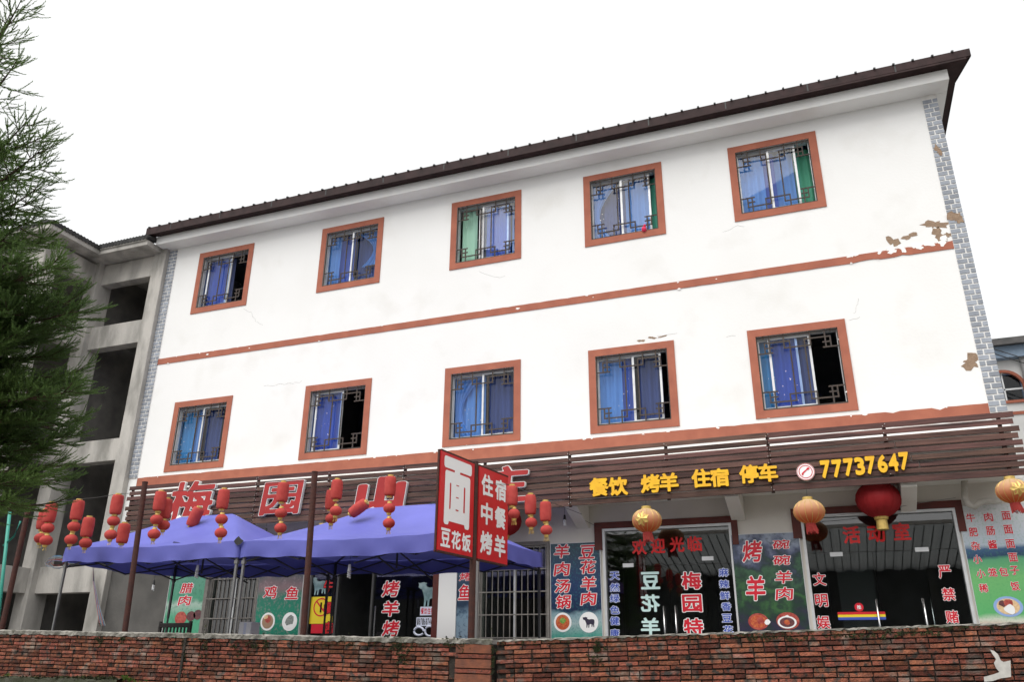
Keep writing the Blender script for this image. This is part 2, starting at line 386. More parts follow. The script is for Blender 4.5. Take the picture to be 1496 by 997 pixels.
# ------------------------------------------------------------------ main building
BX0, BX1, BY1 = -1.1, 19.45, 9.0
bld = thing('guesthouse_building', ((BX0 + BX1) / 2, 4.5, FLOOR_Z), 'long white three-storey guesthouse with terracotta bands, lattice windows and brown metal roof', 'building')
WX = [.054, 4.226, 8.125, 11.641, 15.076]; WW = 1.91
ZT = (6.545, 4.616); ZB = (2.004, .09)
BW = .16                                             # painted surround width
def wall_grid(xs, zs, holes, y0, y1):
    """front wall with real openings: cells of a grid, holes left out, reveals closed"""
    xs = sorted(set(xs + [h[0] for h in holes] + [h[1] for h in holes])); zs = sorted(set(zs + [h[2] for h in holes] + [h[3] for h in holes]))
    mb = MB()
    def solid(i, j):
        if i < 0 or j < 0 or i >= len(xs) - 1 or j >= len(zs) - 1: return False
        cx = (xs[i] + xs[i + 1]) / 2; cz = (zs[j] + zs[j + 1]) / 2
        return not any(h[0] < cx < h[1] and h[2] < cz < h[3] for h in holes)
    for i in range(len(xs) - 1):
        for j in range(len(zs) - 1):
            if not solid(i, j): continue
            a, b, c, d = xs[i], xs[i + 1], zs[j], zs[j + 1]
            mb.add([(a, y0, c), (b, y0, c), (b, y0, d), (a, y0, d)], [(0, 1, 2, 3)])
            mb.add([(a, y1, c), (b, y1, c), (b, y1, d), (a, y1, d)], [(3, 2, 1, 0)])
            if not solid(i - 1, j): mb.add([(a, y0, c), (a, y1, c), (a, y1, d), (a, y0, d)], [(3, 2, 1, 0)])
            if not solid(i + 1, j): mb.add([(b, y0, c), (b, y1, c), (b, y1, d), (b, y0, d)], [(0, 1, 2, 3)])
            if not solid(i, j - 1): mb.add([(a, y0, c), (b, y0, c), (b, y1, c), (a, y1, c)], [(3, 2, 1, 0)])
            if not solid(i, j + 1): mb.add([(a, y0, d), (b, y0, d), (b, y1, d), (a, y1, d)], [(0, 1, 2, 3)])
    return mb
holes = [(x + BW, x + WW - BW, zb + BW, zt - BW) for (zt, zb) in (ZT, ZB) for x in WX]
wall_grid([BX0, BX1], [-1.4, 7.25], holes, 0, .24).build('upper_wall', WHITE, bld)
# ground floor: openings (x0,x1,z0,z1)
G_WIN1 = (2.06, 3.46, -4.05, -2.2); G_ENT = (4.90, 8.17, FLOOR_Z, -2.25); G_WIN2 = (9.15, 10.64, -4.05, -2.2)
SA = (11.83, 14.40, FLOOR_Z, -1.93); SB = (15.68, 18.30, FLOOR_Z, -1.86)
wall_grid([.86, BX1], [FLOOR_Z, -1.4], [G_WIN1, G_ENT, G_WIN2, SA, SB], .002, .24).build('shop_wall', BEIGE, bld)
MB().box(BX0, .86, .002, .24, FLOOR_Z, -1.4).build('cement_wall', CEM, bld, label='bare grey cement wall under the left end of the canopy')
MB().box(BX0, BX0 + .2, .24, BY1, FLOOR_Z, 7.25).build('side_wall', WHITE, bld)
MB().box(BX1 - .2, BX1, .24, BY1, FLOOR_Z, 7.25).build('side_wall', WHITE, bld)
MB().box(BX0, BX1, BY1, BY1 + .2, FLOOR_Z, 7.25).build('back_wall', WHITE, bld)
for z in (-.55, 3.0, 7.05): MB().box(BX0 + .2, BX1 - .2, .24, BY1, z, z + .18).build('floor_slab', ROOM, bld)
MB().box(BX0 + .2, BX1 - .2, 4.2, 4.3, FLOOR_Z, 7.05).build('inner_wall', ROOM, bld)
for x in (4.6, 8.9, 11.2, 15.1):
    MB().box(x, x + .12, .24, 4.2, FLOOR_Z, -.55).build('inner_wall', ROOM, bld)
for x in (3.1, 7.1, 10.8, 14.3):
    for z0, z1 in ((-.37, 3.0), (3.18, 7.05)): MB().box(x, x + .1, .24, 4.2, z0, z1).build('inner_wall', ROOM, bld)
# terracotta bands with chipped edges
def band(z0, z1, x0, x1, seed):
    r = random.Random(seed); n = 150; mb = MB(); X = [x0 + (x1 - x0) * i / n for i in range(n + 1)]
    def wob(x):
        t = (x - 15.5) / 3.7
        return (r.random() ** 5) * (.010 + (.05 if t > .35 else 0))
    top = [(x, -.014, z1 - wob(x)) for x in X]; bot = [(x, -.014, z0 + wob(x) * .5) for x in X]
    k = len(X); vs = top + bot + [(x, .0, z) for x, _, z in top] + [(x, .0, z) for x, _, z in bot]
    fs = [(i + k, i + k + 1, i + 1, i) for i in range(k - 1)] + [(i, i + 1, i + 1 + 2 * k, i + 2 * k) for i in range(k - 1)] + [(i + k, i + 3 * k, i + 1 + 3 * k, i + 1 + k) for i in range(k - 1)]
    return mb.add(vs, fs).build('terracotta_band', BAND, bld)
band(3.2, 3.375, -.82, 19.17, 1); band(-.30, .0, -.80, 19.17, 2)
# peeled plaster patches and chips (thin flakes with their own outline)
def patch(cx, cz, w, h, seed, m=BROWN, y=-.004, name='peeled_patch'):
    r = random.Random(seed); n = 22; a0 = r.random() * 6
    poly = []
    for k in range(n):
        a = 2 * math.pi * k / n; q = .62 + .28 * math.sin(2 * a + a0) + .38 * (r.random() - .5)
        poly.append((cx + w / 2 * q * math.cos(a), cz + h / 2 * q * math.sin(a)))
    mb = MB(); mb.prism(poly, y, .0); return mb.build(name, m, bld)
for i, (px, py, pw, ph) in enumerate([(1366, 328, 36, 15), (1396, 319, 20, 24), (1371, 343, 26, 20), (1329, 345, 24, 9), (1305, 353, 16, 22), (1387, 343, 14, 12), (1419, 528, 36, 20), (937, 498, 10, 5), (953, 494, 13, 4), (968, 492, 12, 3), (1370, 220, 9, 18)]):
    c = at(px, py, 0); a = at(px - pw / 2, py, 0); b = at(px + pw / 2, py, 0); s_ = (b[0] - a[0]); hh = at(px, py - ph / 2, 0)[2] - at(px, py + ph / 2, 0)[2]
    patch(c[0], c[2], s_ * 1.35, hh * 1.35, 40 + i, y=-.036 if px in (1396, 1370) else -.004)
for i, (px, py, pw, ph) in enumerate([(1303, 366, 22, 8), (1340, 361, 18, 9), (1318, 364, 12, 10), (1378, 352, 18, 12), (1358, 358, 14, 6), (1285, 369, 10, 5), (1246, 374, 14, 5)]):
    c = at(px, py, 0); s_ = at(px + pw / 2, py, 0)[0] - at(px - pw / 2, py, 0)[0]; hh = at(px, py - ph / 2, 0)[2] - at(px, py + ph / 2, 0)[2]
    patch(c[0], c[2], s_ * 1.4, hh * 1.4, 140 + i, CHIP, -.017, 'paint_flake')
rr = random.Random(5); mb = MB()
def chip(x, z, s):
    n = 6; a0 = rr.random() * 6
    mb.prism([(x + s * (.5 + rr.random()) * math.cos(a0 + k * math.tau / n) * 1.5, z + s * (.4 + .8 * rr.random()) * math.sin(a0 + k * math.tau / n)) for k in range(n)], -.0175, -.0135)
for _ in range(46): chip(rr.uniform(-.5, 19), rr.choice([.0, .0, -.02, 3.2, 3.375, 3.37, 3.3]) + rr.uniform(-.02, .02), rr.uniform(.008, .03))
for (x, z0, z1, k) in [(WX[4] + WW - .1, .2, 1.9, 10), (WX[3] + .07, .2, 1.9, 10), (WX[2] + .08, .1, 1.9, 6), (WX[2] + WW - .08, .1, 1.9, 6), (WX[1] + .08, .1, 1.9, 5)]:
    for _ in range(k): chip(x + rr.uniform(-.06, .06), rr.uniform(z0, z1), rr.uniform(.008, .022))
for x, z, s in [(WX[4] + 1.7, 1.95, .07), (WX[2] + .6, .17, .08), (WX[2] + .75, .16, .06), (WX[3] + .15, .17, .07), (WX[4] + .25, .14, .06), (WX[1] + 1.7, .16, .03)]: chip(x, z, s)
mb.build('paint_chips', CHIP, bld, kind='stuff')
# hairline cracks in the render
mb = MB()
for pts in ([(356, 452), (366, 458), (374, 470), (386, 476)], [(1255, 437), (1252, 448), (1246, 462)], [(700, 398), (730, 405), (741, 403)], [(385, 565), (410, 562), (428, 561), (446, 556)], [(1240, 470), (1262, 462)], [(1062, 492), (1080, 489)], [(960, 492), (998, 487)], [(1055, 340), (1078, 330), (1090, 331)]):
    P = []
    for a, b in zip(pts, pts[1:]):
        for t in np.linspace(0, 1, 5)[:-1]: q = at(a[0] + (b[0] - a[0]) * t + rr.uniform(-1.5, 1.5), a[1] + (b[1] - a[1]) * t + rr.uniform(-1.5, 1.5), -.001); P.append(q)
    mb.tube(P, .0018, 4)
mb.build('hairline_cracks', CEM, bld, kind='stuff')
# grey clinker tile strips at both corners
def strip(x0, x1, z0, z1):
    MB().box(x0, x1, -.02, .0, z0, z1).build('tile_grout', GROUT, bld)
    pitch = .112; h = .082; wfull = x1 - x0; me = {}
    n = int((z1 - z0) / pitch); g = .026
    for i in range(n):
        zc = z0 + (i + .5) * pitch; cutx = x0 + wfull * (.38 if i % 2 else .66)
        for a, b in ((x0 + .004, cutx - g / 2), (cutx + g / 2, x1 + .002)):
            key = round(b - a, 3)
            if key not in me: me[key] = MB().box(-(b - a) / 2, (b - a) / 2, -.008, .008, -h / 2, h / 2).mesh('tile', TILE)
            o = link('tile', me[key], bld, ((a + b) / 2, -.024, zc))
strip(BX0 + .002, -.82, 0, 6.85); strip(19.17, BX1, -.3, 6.86)
# eave: white concrete gutter beam, brown metal overhang and sheet roof
EY, EZ0, EZ1 = -.45, 6.86, 7.12
MB().box(BX0 - .16, BX1 + .22, EY, 0, EZ0, EZ1).build('eave_beam', WHITE, bld, bevel=.012)
MB().box(BX1, BX1 + .22, .002, BY1, EZ0 + .003, EZ1).build('eave_beam', WHITE, bld)
RX0, RX1, RY, RZ = -1.48, 19.88, -.66, 7.33; TIPX = 20.1
RB = 10.0; HX = RX1 - 5.4                         # hipped at the right end
roof = MB().add([(RX0, RY, RZ), (TIPX, RY, RZ), (RX1, .1, RZ), (RX1, RB, RZ), (RX0, RB, RZ), (RX0, 4.55, 8.6), (HX, 4.55, 8.6)],
    [(0, 1, 2, 6, 5), (2, 3, 6), (3, 4, 5, 6), (4, 0, 5)]).build('roof', ROOFM, bld)
MB().add([(RX0, RY, 7.10), (TIPX - .02, RY, 7.16), (RX1, .1, 7.13), (RX1, RB, 7.13), (BX1 + .2, RB, 7.124), (BX1 + .2, EY + .01, 7.124), (RX0, EY + .01, 7.124)], [(0, 6, 5, 1), (1, 5, 2), (5, 4, 3, 2)]).build('overhang_soffit', ROOFM, roof)
MB().add([(RX0, RY - .02, 7.08), (TIPX, RY - .02, 7.15), (TIPX, RY - .02, RZ + .01), (RX0, RY - .02, RZ + .01), (RX0, RY - .001, 7.08), (TIPX, RY - .001, 7.15), (TIPX, RY - .001, RZ + .01), (RX0, RY - .001, RZ + .01)],
    [(0, 1, 2, 3), (7, 6, 5, 4), (0, 4, 5, 1), (1, 5, 6, 2), (2, 6, 7, 3), (3, 7, 4, 0)]).build('eave_fascia', ROOFM, roof, bevel=.008)
MB().box(RX0, TIPX - .1, RY - .032, RY - .021, 7.09, 7.13).build('drip_edge', ROOFM, roof)
MB().add([(RX1 + .002, .1, 7.11), (RX1 + .002, RB, 7.11), (RX1 + .002, RB, RZ), (RX1 + .002, .1, RZ), (TIPX - .005, RY, 7.14), (TIPX - .005, RY, RZ)], [(0, 1, 2, 3), (4, 0, 3, 5)]).build('verge_fascia', ROOFM, roof)
rib = MB().box(-.022, .022, RY - .05, 2.0, -.0, .035)
rib.v = [(x, y, z + (y - RY) * (8.6 - RZ) / (4.55 - RY)) for x, y, z in rib.v]
rme = rib.mesh('roof_rib', ROOFT)
for i in range(58): link('roof_rib', rme, roof, (RX0 + .1 + i * (RX1 - RX0 - .2) / 57, 0, RZ + .003))
for i in range(12):
    MB().box(RX0 + .9 + i * 1.75, RX0 + .93 + i * 1.75, RY - .025, RY - .021, 7.14, 7.33).build('fascia_joint', ROOFT, roof)

# windows
gr = MB(); GW, GH = WW - 2 * BW, ZT[0] - ZT[1] - 2 * BW
def gbar(u0, v0, u1, v1, t=.029):
    a = (u0 * GW, v0 * GH); b = (u1 * GW, v1 * GH)
    if u0 == u1: gr.box(a[0] - t / 2, a[0] + t / 2, -.0085, .0085, min(a[1], b[1]) - t / 2, max(a[1], b[1]) + t / 2)
    else: gr.box(min(a[0], b[0]) - t / 2, max(a[0], b[0]) + t / 2, -.0075, .0075, a[1] - t / 2, a[1] + t / 2)
for m in (0, 1):
    f = (lambda v: v) if m else (lambda v: 1 - v)
    for s in (0, 1):
        h = (lambda u: u) if not s else (lambda u: 1 - u)
        for (u0, v0, u1, v1) in [(.16, 0, .16, .24), (0, .24, .19, .24), (.10, .10, .10, .24), (.10, .10, .41, .10), (.34, 0, .34, .19), (.10, .17, .19, .17), (.34, .19, .5, .19), (.41, .10, .41, .5)]:
            gbar(h(u0), f(v0), h(u1), f(v1))
        if m == 0:
            for u in (.09,): gbar(h(u), 1, h(u), .97)
gbar(0, .985, 1, .985); gbar(0, .015, 1, .015)
gbar(.007, 0, .007, 1); gbar(.993, 0, .993, 1)
GRME = gr.mesh('grille', GRILLE)
def curtain(x0, x1, z0, z1, y, seed, tie=None):
    r = random.Random(seed); n = max(8, int((x1 - x0) * 40)); m = 7; mb = MB(); V = []
    ph = r.random() * 6
    for j in range(m + 1):
        t = j / m; z = z1 + (z0 - z1) * t
        for i in range(n + 1):
            s = i / n; x = x0 + (x1 - x0) * s
            if tie == 'L': x = x0 + (x - x0) * (1 - .75 * math.sin(math.pi * min(1, t * .9)) ** 1)
            if tie == 'R': x = x1 - (x1 - x) * (1 - .75 * math.sin(math.pi * min(1, t * .9)))
            V.append((x, y + .025 * math.sin(s * (x1 - x0) * 38 + ph) + .01 * math.sin(s * 17 + t * 4 + ph), z))
    mb.add(V, [(j * (n + 1) + i, j * (n + 1) + i + 1, (j + 1) * (n + 1) + i + 1, (j + 1) * (n + 1) + i) for j in range(m) for i in range(n)])
    return mb
def window(x, zt, zb, sashes, curtains, seed, flecks=0):
    """part window (painted surround) > grille, track_frame, sash + pane, curtain"""
    a, b, c, d = x, x + WW, zb, zt; q = BW; mb = MB(); y0, y1 = -.02, 0
    for (p0, p1, r0, r1) in ((a, b, d - q, d), (a, b, c, c + q), (a, a + q, c + q, d - q), (b - q, b, c + q, d - q)): mb.box(p0, p1, y0, y1, r0, r1)
    wn = mb.build('window', BAND, bld)
    ox0, ox1, oz0, oz1 = a + q, b - q, c + q, d - q; wdt = ox1 - ox0
    o = link('grille', GRME, wn, (ox0, .02, oz0))
    o.scale = (1, 1, (oz1 - oz0) / GH)
    mb = MB(); t = .035
    for (p0, p1, r0, r1) in ((ox0 + .001, ox1 - .001, oz1 - t, oz1 - .001), (ox0 + .001, ox1 - .001, oz0 + .001, oz0 + t), (ox0 + .001, ox0 + t, oz0 + t, oz1 - t), (ox1 - t, ox1 - .001, oz0 + t, oz1 - t)): mb.box(p0, p1, .08, .17, r0, r1)
    mb.build('track_frame', ALU, wn)
    for k, (u0, u1) in enumerate(sashes):
        s0, s1 = ox0 + wdt * u0, ox0 + wdt * u1; yy = .095 if k % 2 else .135; st = .045; mb = MB()
        for (p0, p1, r0, r1) in ((s0, s1, oz1 - t - st, oz1 - t), (s0, s1, oz0 + t, oz0 + t + st), (s0, s0 + st, oz0 + t + st, oz1 - t - st), (s1 - st, s1, oz0 + t + st, oz1 - t - st)): mb.box(p0, p1, yy - .014, yy + .014, r0, r1)
        mb.build('sash', ALU, wn)
        MB().box(s0 + st, s1 - st, yy - .003, yy + .003, oz0 + t + st, oz1 - t - st).build('pane', GLW, wn)
    for k, cu in enumerate(curtains):
        u0, u1, key = cu[:3]
        curtain(ox0 + wdt * u0, ox0 + wdt * u1, oz0 + .02 + (cu[4] if len(cu) > 4 else 0), oz1 - .05, .21 + .045 * k, seed * 10 + k, cu[3] if len(cu) > 3 else None).build('curtain', CUR[key], wn, smooth=True)
    if flecks:
        r = random.Random(seed + 77); fl = MB()
        for _ in range(flecks):
            x_ = ox0 + wdt * r.uniform(.1, .48); z_ = r.gauss(oz0 + .55, .3)
            if not oz0 + .15 < z_ < oz1 - .2: continue
            s_ = r.uniform(.004, .011); fl.add([(x_ + s_ * r.uniform(.5, 1.4) * math.cos(k * 1.57 + .4), .076, z_ + s_ * r.uniform(.6, 2.4) * math.sin(k * 1.57 + .4)) for k in range(4)], [(0, 1, 2, 3)])
        fl.build('film_scraps', CHIP, wn, kind='stuff')
    return wn
SPEC_T = [([(0, .56), (.10, .62)], [(.10, .50, 'bl'), (.48, .60, 'dk')]),
          ([(0, .50), (.48, 1)], [(.02, .22, 'lb'), (.52, .95, 'lb', 'R', .5), (.16, .5, 'bl'), (.5, 1, 'dk')]),
          ([(.36, .86), (.42, 1)], [(.05, .30, 'mi'), (.45, .86, 'bl'), (.88, 1, 'lb')]),
          ([(0, .47), (.45, .90)], [(0, .40, 'lb', 'L'), (.5, .88, 'lb'), (.88, 1, 'gr'), (.05, .5, 'dk')]),
          ([(0, .44), (.42, .80)], [(.0, .35, 'lb'), (.33, .5, 'bl'), (.46, .75, 'lb'), (.76, 1, 'gr')])]
SPEC_B = [([(0, .50), (.48, 1)], [(.02, .30, 'tq'), (.28, .46, 'lb'), (.5, .8, 'dk')]),
          ([(0, .55), (.08, .58)], [(.06, .50, 'bl'), (.02, .14, 'lb')]),
          ([(0, .50), (.48, 1)], [(.03, .46, 'lb', 'L'), (.05, .5, 'lb'), (.55, 1, 'dk')]),
          ([(0, .52), (.50, .90)], [(.02, .34, 'lb'), (.32, .50, 'bl'), (.55, .88, 'dk')]),
          ([(0, .50), (.14, .66)], [(.0, .18, 'tq'), (.16, .48, 'bl'), (.5, .64, 'dk')])]
for i in range(5):
    window(WX[i], ZT[0], ZT[1], *SPEC_T[i], seed=i, flecks=(0, 0, 6, 16, 0)[i]); window(WX[i], ZB[0], ZB[1], *SPEC_B[i], seed=i + 20, flecks=(7, 14, 12, 10, 16)[i])
# little red soft toy tied to a window grille
c = at(941, 335, -.03); mb = MB(); mb.lathe([(0, -.07), (.045, -.05), (.06, 0), (.045, .05), (0, .07)], c, 12); mb.lathe([(0, -.03), (.03, -.01), (.03, .02), (0, .04)], (c[0] + .02, c[1] - .01, c[2] + .085), 10)
mb.build('hanging_toy', mk('toy_pink', (.62, .03, .09), rough=.8), None, label='small pink toy tied to the grille of the fourth upper window', cat='toy', smooth=True)

# ------------------------------------------------------------------ canopy over the shops
CX0, CX1, CY = .02, 19.30, -.92
can = thing('shop_canopy', ((CX0 + CX1) / 2, -.5, -1.5), 'white concrete canopy slab and beams above the shopfronts', 'canopy')
MB().box(CX0 + .02, CX1 - .05, CY, -.001, -1.44, -.72).build('canopy_slab', SOFF, can)
for x in (2.2, 5.4, 8.7, 11.3, 14.42, 17.42):
    MB().add([(x + q, y, z) for q in (0, .26) for y, z in ((-.90, -1.60), (-.002, -1.90), (-.002, -1.443), (-.90, -1.443))], [(0, 1, 2, 3), (7, 6, 5, 4), (0, 4, 5, 1), (1, 5, 6, 2), (2, 6, 7, 3), (3, 7, 4, 0)]).build('canopy_beam', SOFF, can, bevel=.01)
fas = thing('slatted_fascia', ((CX0 + CX1) / 2, -1.0, -1.58), 'dark brown wooden slat fascia running the length of the canopy', 'fascia')
rs = random.Random(11); ztop = -.44; pit = .1225; hgt = .095
JX = [3.87, 7.72, 11.45, 15.3]
nails = MB()
def zslope(x): return -.035 * (1 - (x - 0) / 19.3) - .05 * math.exp(-((x - 10) / 4.5) ** 2)
for i in range(9):
    z1 = ztop - i * pit - (.012 if i else 0); z0 = z1 - hgt
    if i == 8: z0 -= .02
    ends = [CX0 + rs.uniform(-.03, .04) + (.05 if i % 2 else 0)] + [x + (rs.choice([-1, 0, 0, 1]) * .0) for x in JX] + [CX1 + rs.uniform(-.05, .05) + i * .012]
    if i in (3, 5, 6): ends = ends[:5] + [17.1 + i * .11] + ends[5:]
    for a, b in zip(ends, ends[1:]):
        a2, b2 = a + .006, b - .006 ; dz = rs.uniform(-.006, .006); dy = rs.uniform(-.006, .006); za, zb2 = zslope(a2) + dz, zslope(b2) + dz + rs.uniform(-.006, .006)
        h2 = rs.uniform(-.008, .004)
        mb = MB(); n = max(2, int((b2 - a2) / .8)); X = np.linspace(a2, b2, n + 1)
        vs = []
        for x in X:
            t = (x - a2) / (b2 - a2); zz = zslope(x) + dz
            vs += [(x, -1.0 + dy, z0 + zz - h2), (x, -.972 + dy, z0 + zz - h2), (x, -.972 + dy, z1 + zz), (x, -1.0 + dy, z1 + zz)]
        fs = [(4 * k + j, 4 * k + 4 + j, 4 * k + 4 + (j + 1) % 4, 4 * k + (j + 1) % 4) for k in range(n) for j in range(4)]
        fs = [f[::-1] for f in fs] + [(0, 1, 2, 3), (4 * n + 3, 4 * n + 2, 4 * n + 1, 4 * n)]
        mb.add(vs, fs).build('slat', WOOD, fas, bevel=.004)
    for x in JX + [1.9, 5.8, 9.6, 13.4, 17.3]:
        for s in (-.02, .02):
            if x in JX or rs.random() < .3:
                zc = (z0 + z1) / 2 + zslope(x) + rs.uniform(-.03, .03)
                nails.box(x + s - .005, x + s + .005, -1.012, -1.004, zc - .005, zc + .005)
nails.build('nail_heads', NAIL, fas, kind='stuff')
for x in JX + [1.9, 5.8, 9.6, 13.4, 17.3, .1, 19.1]:
    zz = zslope(x); MB().box(x - .03, x + .03, -.966, -.925, -1.56 + zz, -.45 + zz).build('batten', BATT, fas)

# channel letters on the slats
def sign_thing(name, label, px, py, y, cat='sign'):
    c = at(px, py, y); return thing(name, tuple(c), label, cat)
sg = sign_thing('channel_letter_sign', 'large red brush-style channel letters with white sides on the slat fascia', 500, 740, -1.05)
for ch, px, py, pw, ph, wt in (('梅', 279, 733, 60, 56, .026), ('园', 411, 728, 54, 46, .024), ('山', 556, 721, 62, 42, .07), ('庄', 735, 709, 66, 52, .03)):
    o = lpx(ch, px, py, pw, ph, -1.075, [SIDEW, SIDEW], sg, weight=wt + .014, depth=.075, shear=.08)
    a = at(px - pw / 2, py, -1.075); b = at(px + pw / 2, py, -1.075); t = at(px, py - ph / 2, -1.075); u = at(px, py + ph / 2, -1.075)
    letter(ch, at(px, py, -1.075), b[0] - a[0], t[2] - u[2], CRED, o, weight=wt, lift=.004, shear=.08, name='letter_face')
sg = sign_thing('channel_letter_sign', 'row of yellow raised characters and phone number on the slat fascia', 1095, 700, -1.05)
for ch, px, py in (('餐', 875, 712), ('饮', 903, 711), ('烤', 950, 707), ('羊', 977, 705), ('住', 1024, 699), ('宿', 1051, 698), ('停', 1094, 693), ('车', 1122, 691)):
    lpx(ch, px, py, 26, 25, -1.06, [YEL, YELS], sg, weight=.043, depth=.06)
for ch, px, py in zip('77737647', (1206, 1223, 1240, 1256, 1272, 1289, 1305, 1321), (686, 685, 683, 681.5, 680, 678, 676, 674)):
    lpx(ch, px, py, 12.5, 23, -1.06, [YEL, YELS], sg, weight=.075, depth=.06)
c = at(1177, 690, -1.06); r0 = .155
mb = MB(); mb.lathe([(0, .05), (r0, .05), (r0, 0), (r0 - .01, -.012), (0, -.012)], (0, 0, 0), 32); mb.v = [(c[0] + x, c[1] + z, c[2] + y) for x, y, z in mb.v]
ic = mb.build('phone_emblem', WPRINT, sg, label='round white emblem with a red telephone handset')
def flat(poly, y, m, name, parent, **k): return MB().prism(poly, y, y + .002).build(name, m, parent, **k)
def ring(c, r1, r2, y, m, name, parent, n=32):
    mb = MB(); vs = []
    for k in range(n):
        a = math.tau * k / n; vs += [(c[0] + r1 * math.cos(a), y, c[2] + r1 * math.sin(a)), (c[0] + r2 * math.cos(a), y, c[2] + r2 * math.sin(a))]
    mb.add(vs, [(2 * k, 2 * k + 1, (2 * k + 3) % (2 * n), (2 * k + 2) % (2 * n)) for k in range(n)]); return mb.build(name, m, parent)
ring(c, .105, .118, c[1] - .015, REDP, 'emblem_ring', ic); ring(c, .142, .150, c[1] - .015, REDP, 'emblem_ring', ic)
hp = [(-.075, -.045), (-.065, -.02), (-.03, .012), (.012, .04), (.03, .07), (.058, .075), (.075, .05), (.05, .032), (.03, .03), (-.012, -.006), (-.038, -.03), (-.045, -.055), (-.06, -.065)]
flat([(c[0] + x, c[2] + z) for x, z in hp], c[1] - .0175, REDP, 'handset', ic)

# ------------------------------------------------------------------ shopfronts
def rect(mb, x0, x1, y0, y1, z0, z1): return mb.box(x0, x1, y0, y1, z0, z1)
def clamp(px, py, parent, y):
    c = at(px, py, y); MB().box(c[0] - .11, c[0] + .11, c[1] - .012, c[1] + .012, c[2] - .02, c[2] + .055).build('glass_clamp', ALU, parent)
def handle(px, y, parent, ztop, h=.95):
    c = at(px, 900, y); mb = MB(); mb.tube([(c[0], y - .07, ztop - h), (c[0], y - .07, ztop)], .016, 10)
    for z in (ztop - .12, ztop - h + .12): mb.tube([(c[0], y - .07, z), (c[0], y, z)], .01, 8)
    mb.build('handle', STEEL, parent, smooth=True)
GY = .06
def shopfront(S, label, doorz, dx0, dx1):
    x0, x1, z0, z1 = S; t = thing('glass_shopfront', ((x0 + x1) / 2, GY, z0), label, 'shopfront')
    mb = MB(); f = .05
    for q in ((x0 + .001, x0 + f, z0, z1 - .001), (x1 - f, x1 - .001, z0, z1 - .001), (x0 + f, x1 - f, z1 - f, z1 - .001), (x0 + f, x1 - f, z0, z0 + .06)): mb.box(q[0], q[1], -.03, .12, q[2], q[3])
    mb.build('frame', ALU, t)
    def pane(a, b, c, d, name='pane'): return MB().box(a, b, GY - .005, GY + .005, c, d).build(name, GLS, t)
    g = .004
    pane(x0 + f, x1 - f, doorz + g, z1 - f)
    pane(x0 + f, dx0 - g, z0 + .06, doorz - g); pane(dx1 + g, x1 - f, z0 + .06, doorz - g)
    xm = (dx0 + dx1) / 2
    d1 = pane(dx0, xm - g, z0 + .07, doorz - g, 'glass_door'); d2 = pane(xm + g, dx1, z0 + .07, doorz - g, 'glass_door')
    mb = MB(); mb.box(x0 - .16, x1 + .12, -.045, .0, z1 + .002, z1 + .13); mb.box(x0 - .16, x0 - .002, -.045, .0, z1 - .42, z1 + .001)
    mb.box(x1 + .002, x1 + .12, -.045, .0, z1 - .42, z1 + .001)
    mb.build('lintel', REDFR, t)
    return t, d1, d2
PY = GY - .012
dz = at(985, 826, GY)[2]; dxa, dxb = at(912, 870, GY)[0], at(1048, 870, GY)[0]
shA, dA1, dA2 = shopfront(SA, 'glass shopfront with red welcome characters and white and red characters on its doors', dz, dxa, dxb)
for px, py in ((918, 828), (1034, 818)): clamp(px, py, shA, GY)
hz = at(985, 886, GY - .07)[2]
handle(971, GY, dA1, hz); handle(988, GY, dA2, hz)
for ch, px, py in (('欢', 934, 800), ('迎', 961, 798), ('光', 989, 796), ('临', 1015, 795)): lpx(ch, px, py, 20, 21, PY, REDG, shA, weight=.035)
for ch, py in zip('豆花羊', (849, 882, 916)): lpx(ch, 950, py, 26, 24, PY, MINT, shA, weight=.035, mirror=True)
for ch, px, py in zip('梅园特', (1010, 1011, 1013), (849, 882, 917)): lpx2(ch, px, py, 27, 24, PY, REDP, WPRINT, shA, w=.03, rimw=.045)
for ch, py in zip('天然绿色健康', (842, 859, 875, 892, 908, 926)): lpx2(ch, 898 - (898 - 897) * 0, py, 13, 11.5, PY, BLUEP, PALEB, shA, w=.02, rimw=.06)
for ch, px, py in zip('麻辣鲜香豆花', (1057, 1058, 1059, 1061, 1062, 1064), (837, 854, 871, 887, 904, 921)): lpx2(ch, px, py, 13.5, 11.5, PY, BLUEP, PALEB, shA, w=.02, rimw=.06)
dz = at(1290, 806, GY)[2]; dxa, dxb = at(1212, 870, GY)[0], at(1358, 870, GY)[0]
shB, dB1, dB2 = shopfront(SB, 'glass shopfront with red activity-room characters and a coloured stripe on its door', dz, dxa, dxb)
for px, py in ((1222, 812), (1347, 805)): clamp(px, py, shB, GY)
hz = at(1290, 876, GY - .07)[2]
handle(1283, GY, dB1, hz); handle(1352, GY, dB2, hz)
handle(1363, GY + .2, dB2, hz)
for ch, px, py in (('活', 1244, 782), ('动', 1280, 780), ('室', 1317, 777)): lpx(ch, px, py, 24, 24, PY, REDG, shB, weight=.035)
for ch, px, py in zip('文明娱', (1197, 1200, 1203), (847, 878, 910)): lpx2(ch, px, py, 18, 18, PY, REDP, WPRINT, shB, w=.022, rimw=.04)
for ch, px, py in zip('严禁赌', (1380, 1386, 1391), (836, 869, 902)): lpx2(ch, px, py, 18, 18, PY, REDP, WPRINT, shB, w=.022, rimw=.04)
c = at(1255, 888, PY); flat(disc((c[0], c[2]), .075), PY, REDP, 'push_sticker', shB); lpx('推', 1255, 888, 6, 6, PY - .003, WPRINT, shB, weight=.02)
a = at(1224, 899, PY); b = at(1293, 895, PY); zc = a[2]
for k, m in enumerate((RED, YELP, BLUEP)): flat([(a[0], zc - .045 * k), (b[0], zc - .045 * k), (b[0], zc - .045 * k + .044), (a[0], zc - .045 * k + .044)], PY, m, 'stripe', dB1)
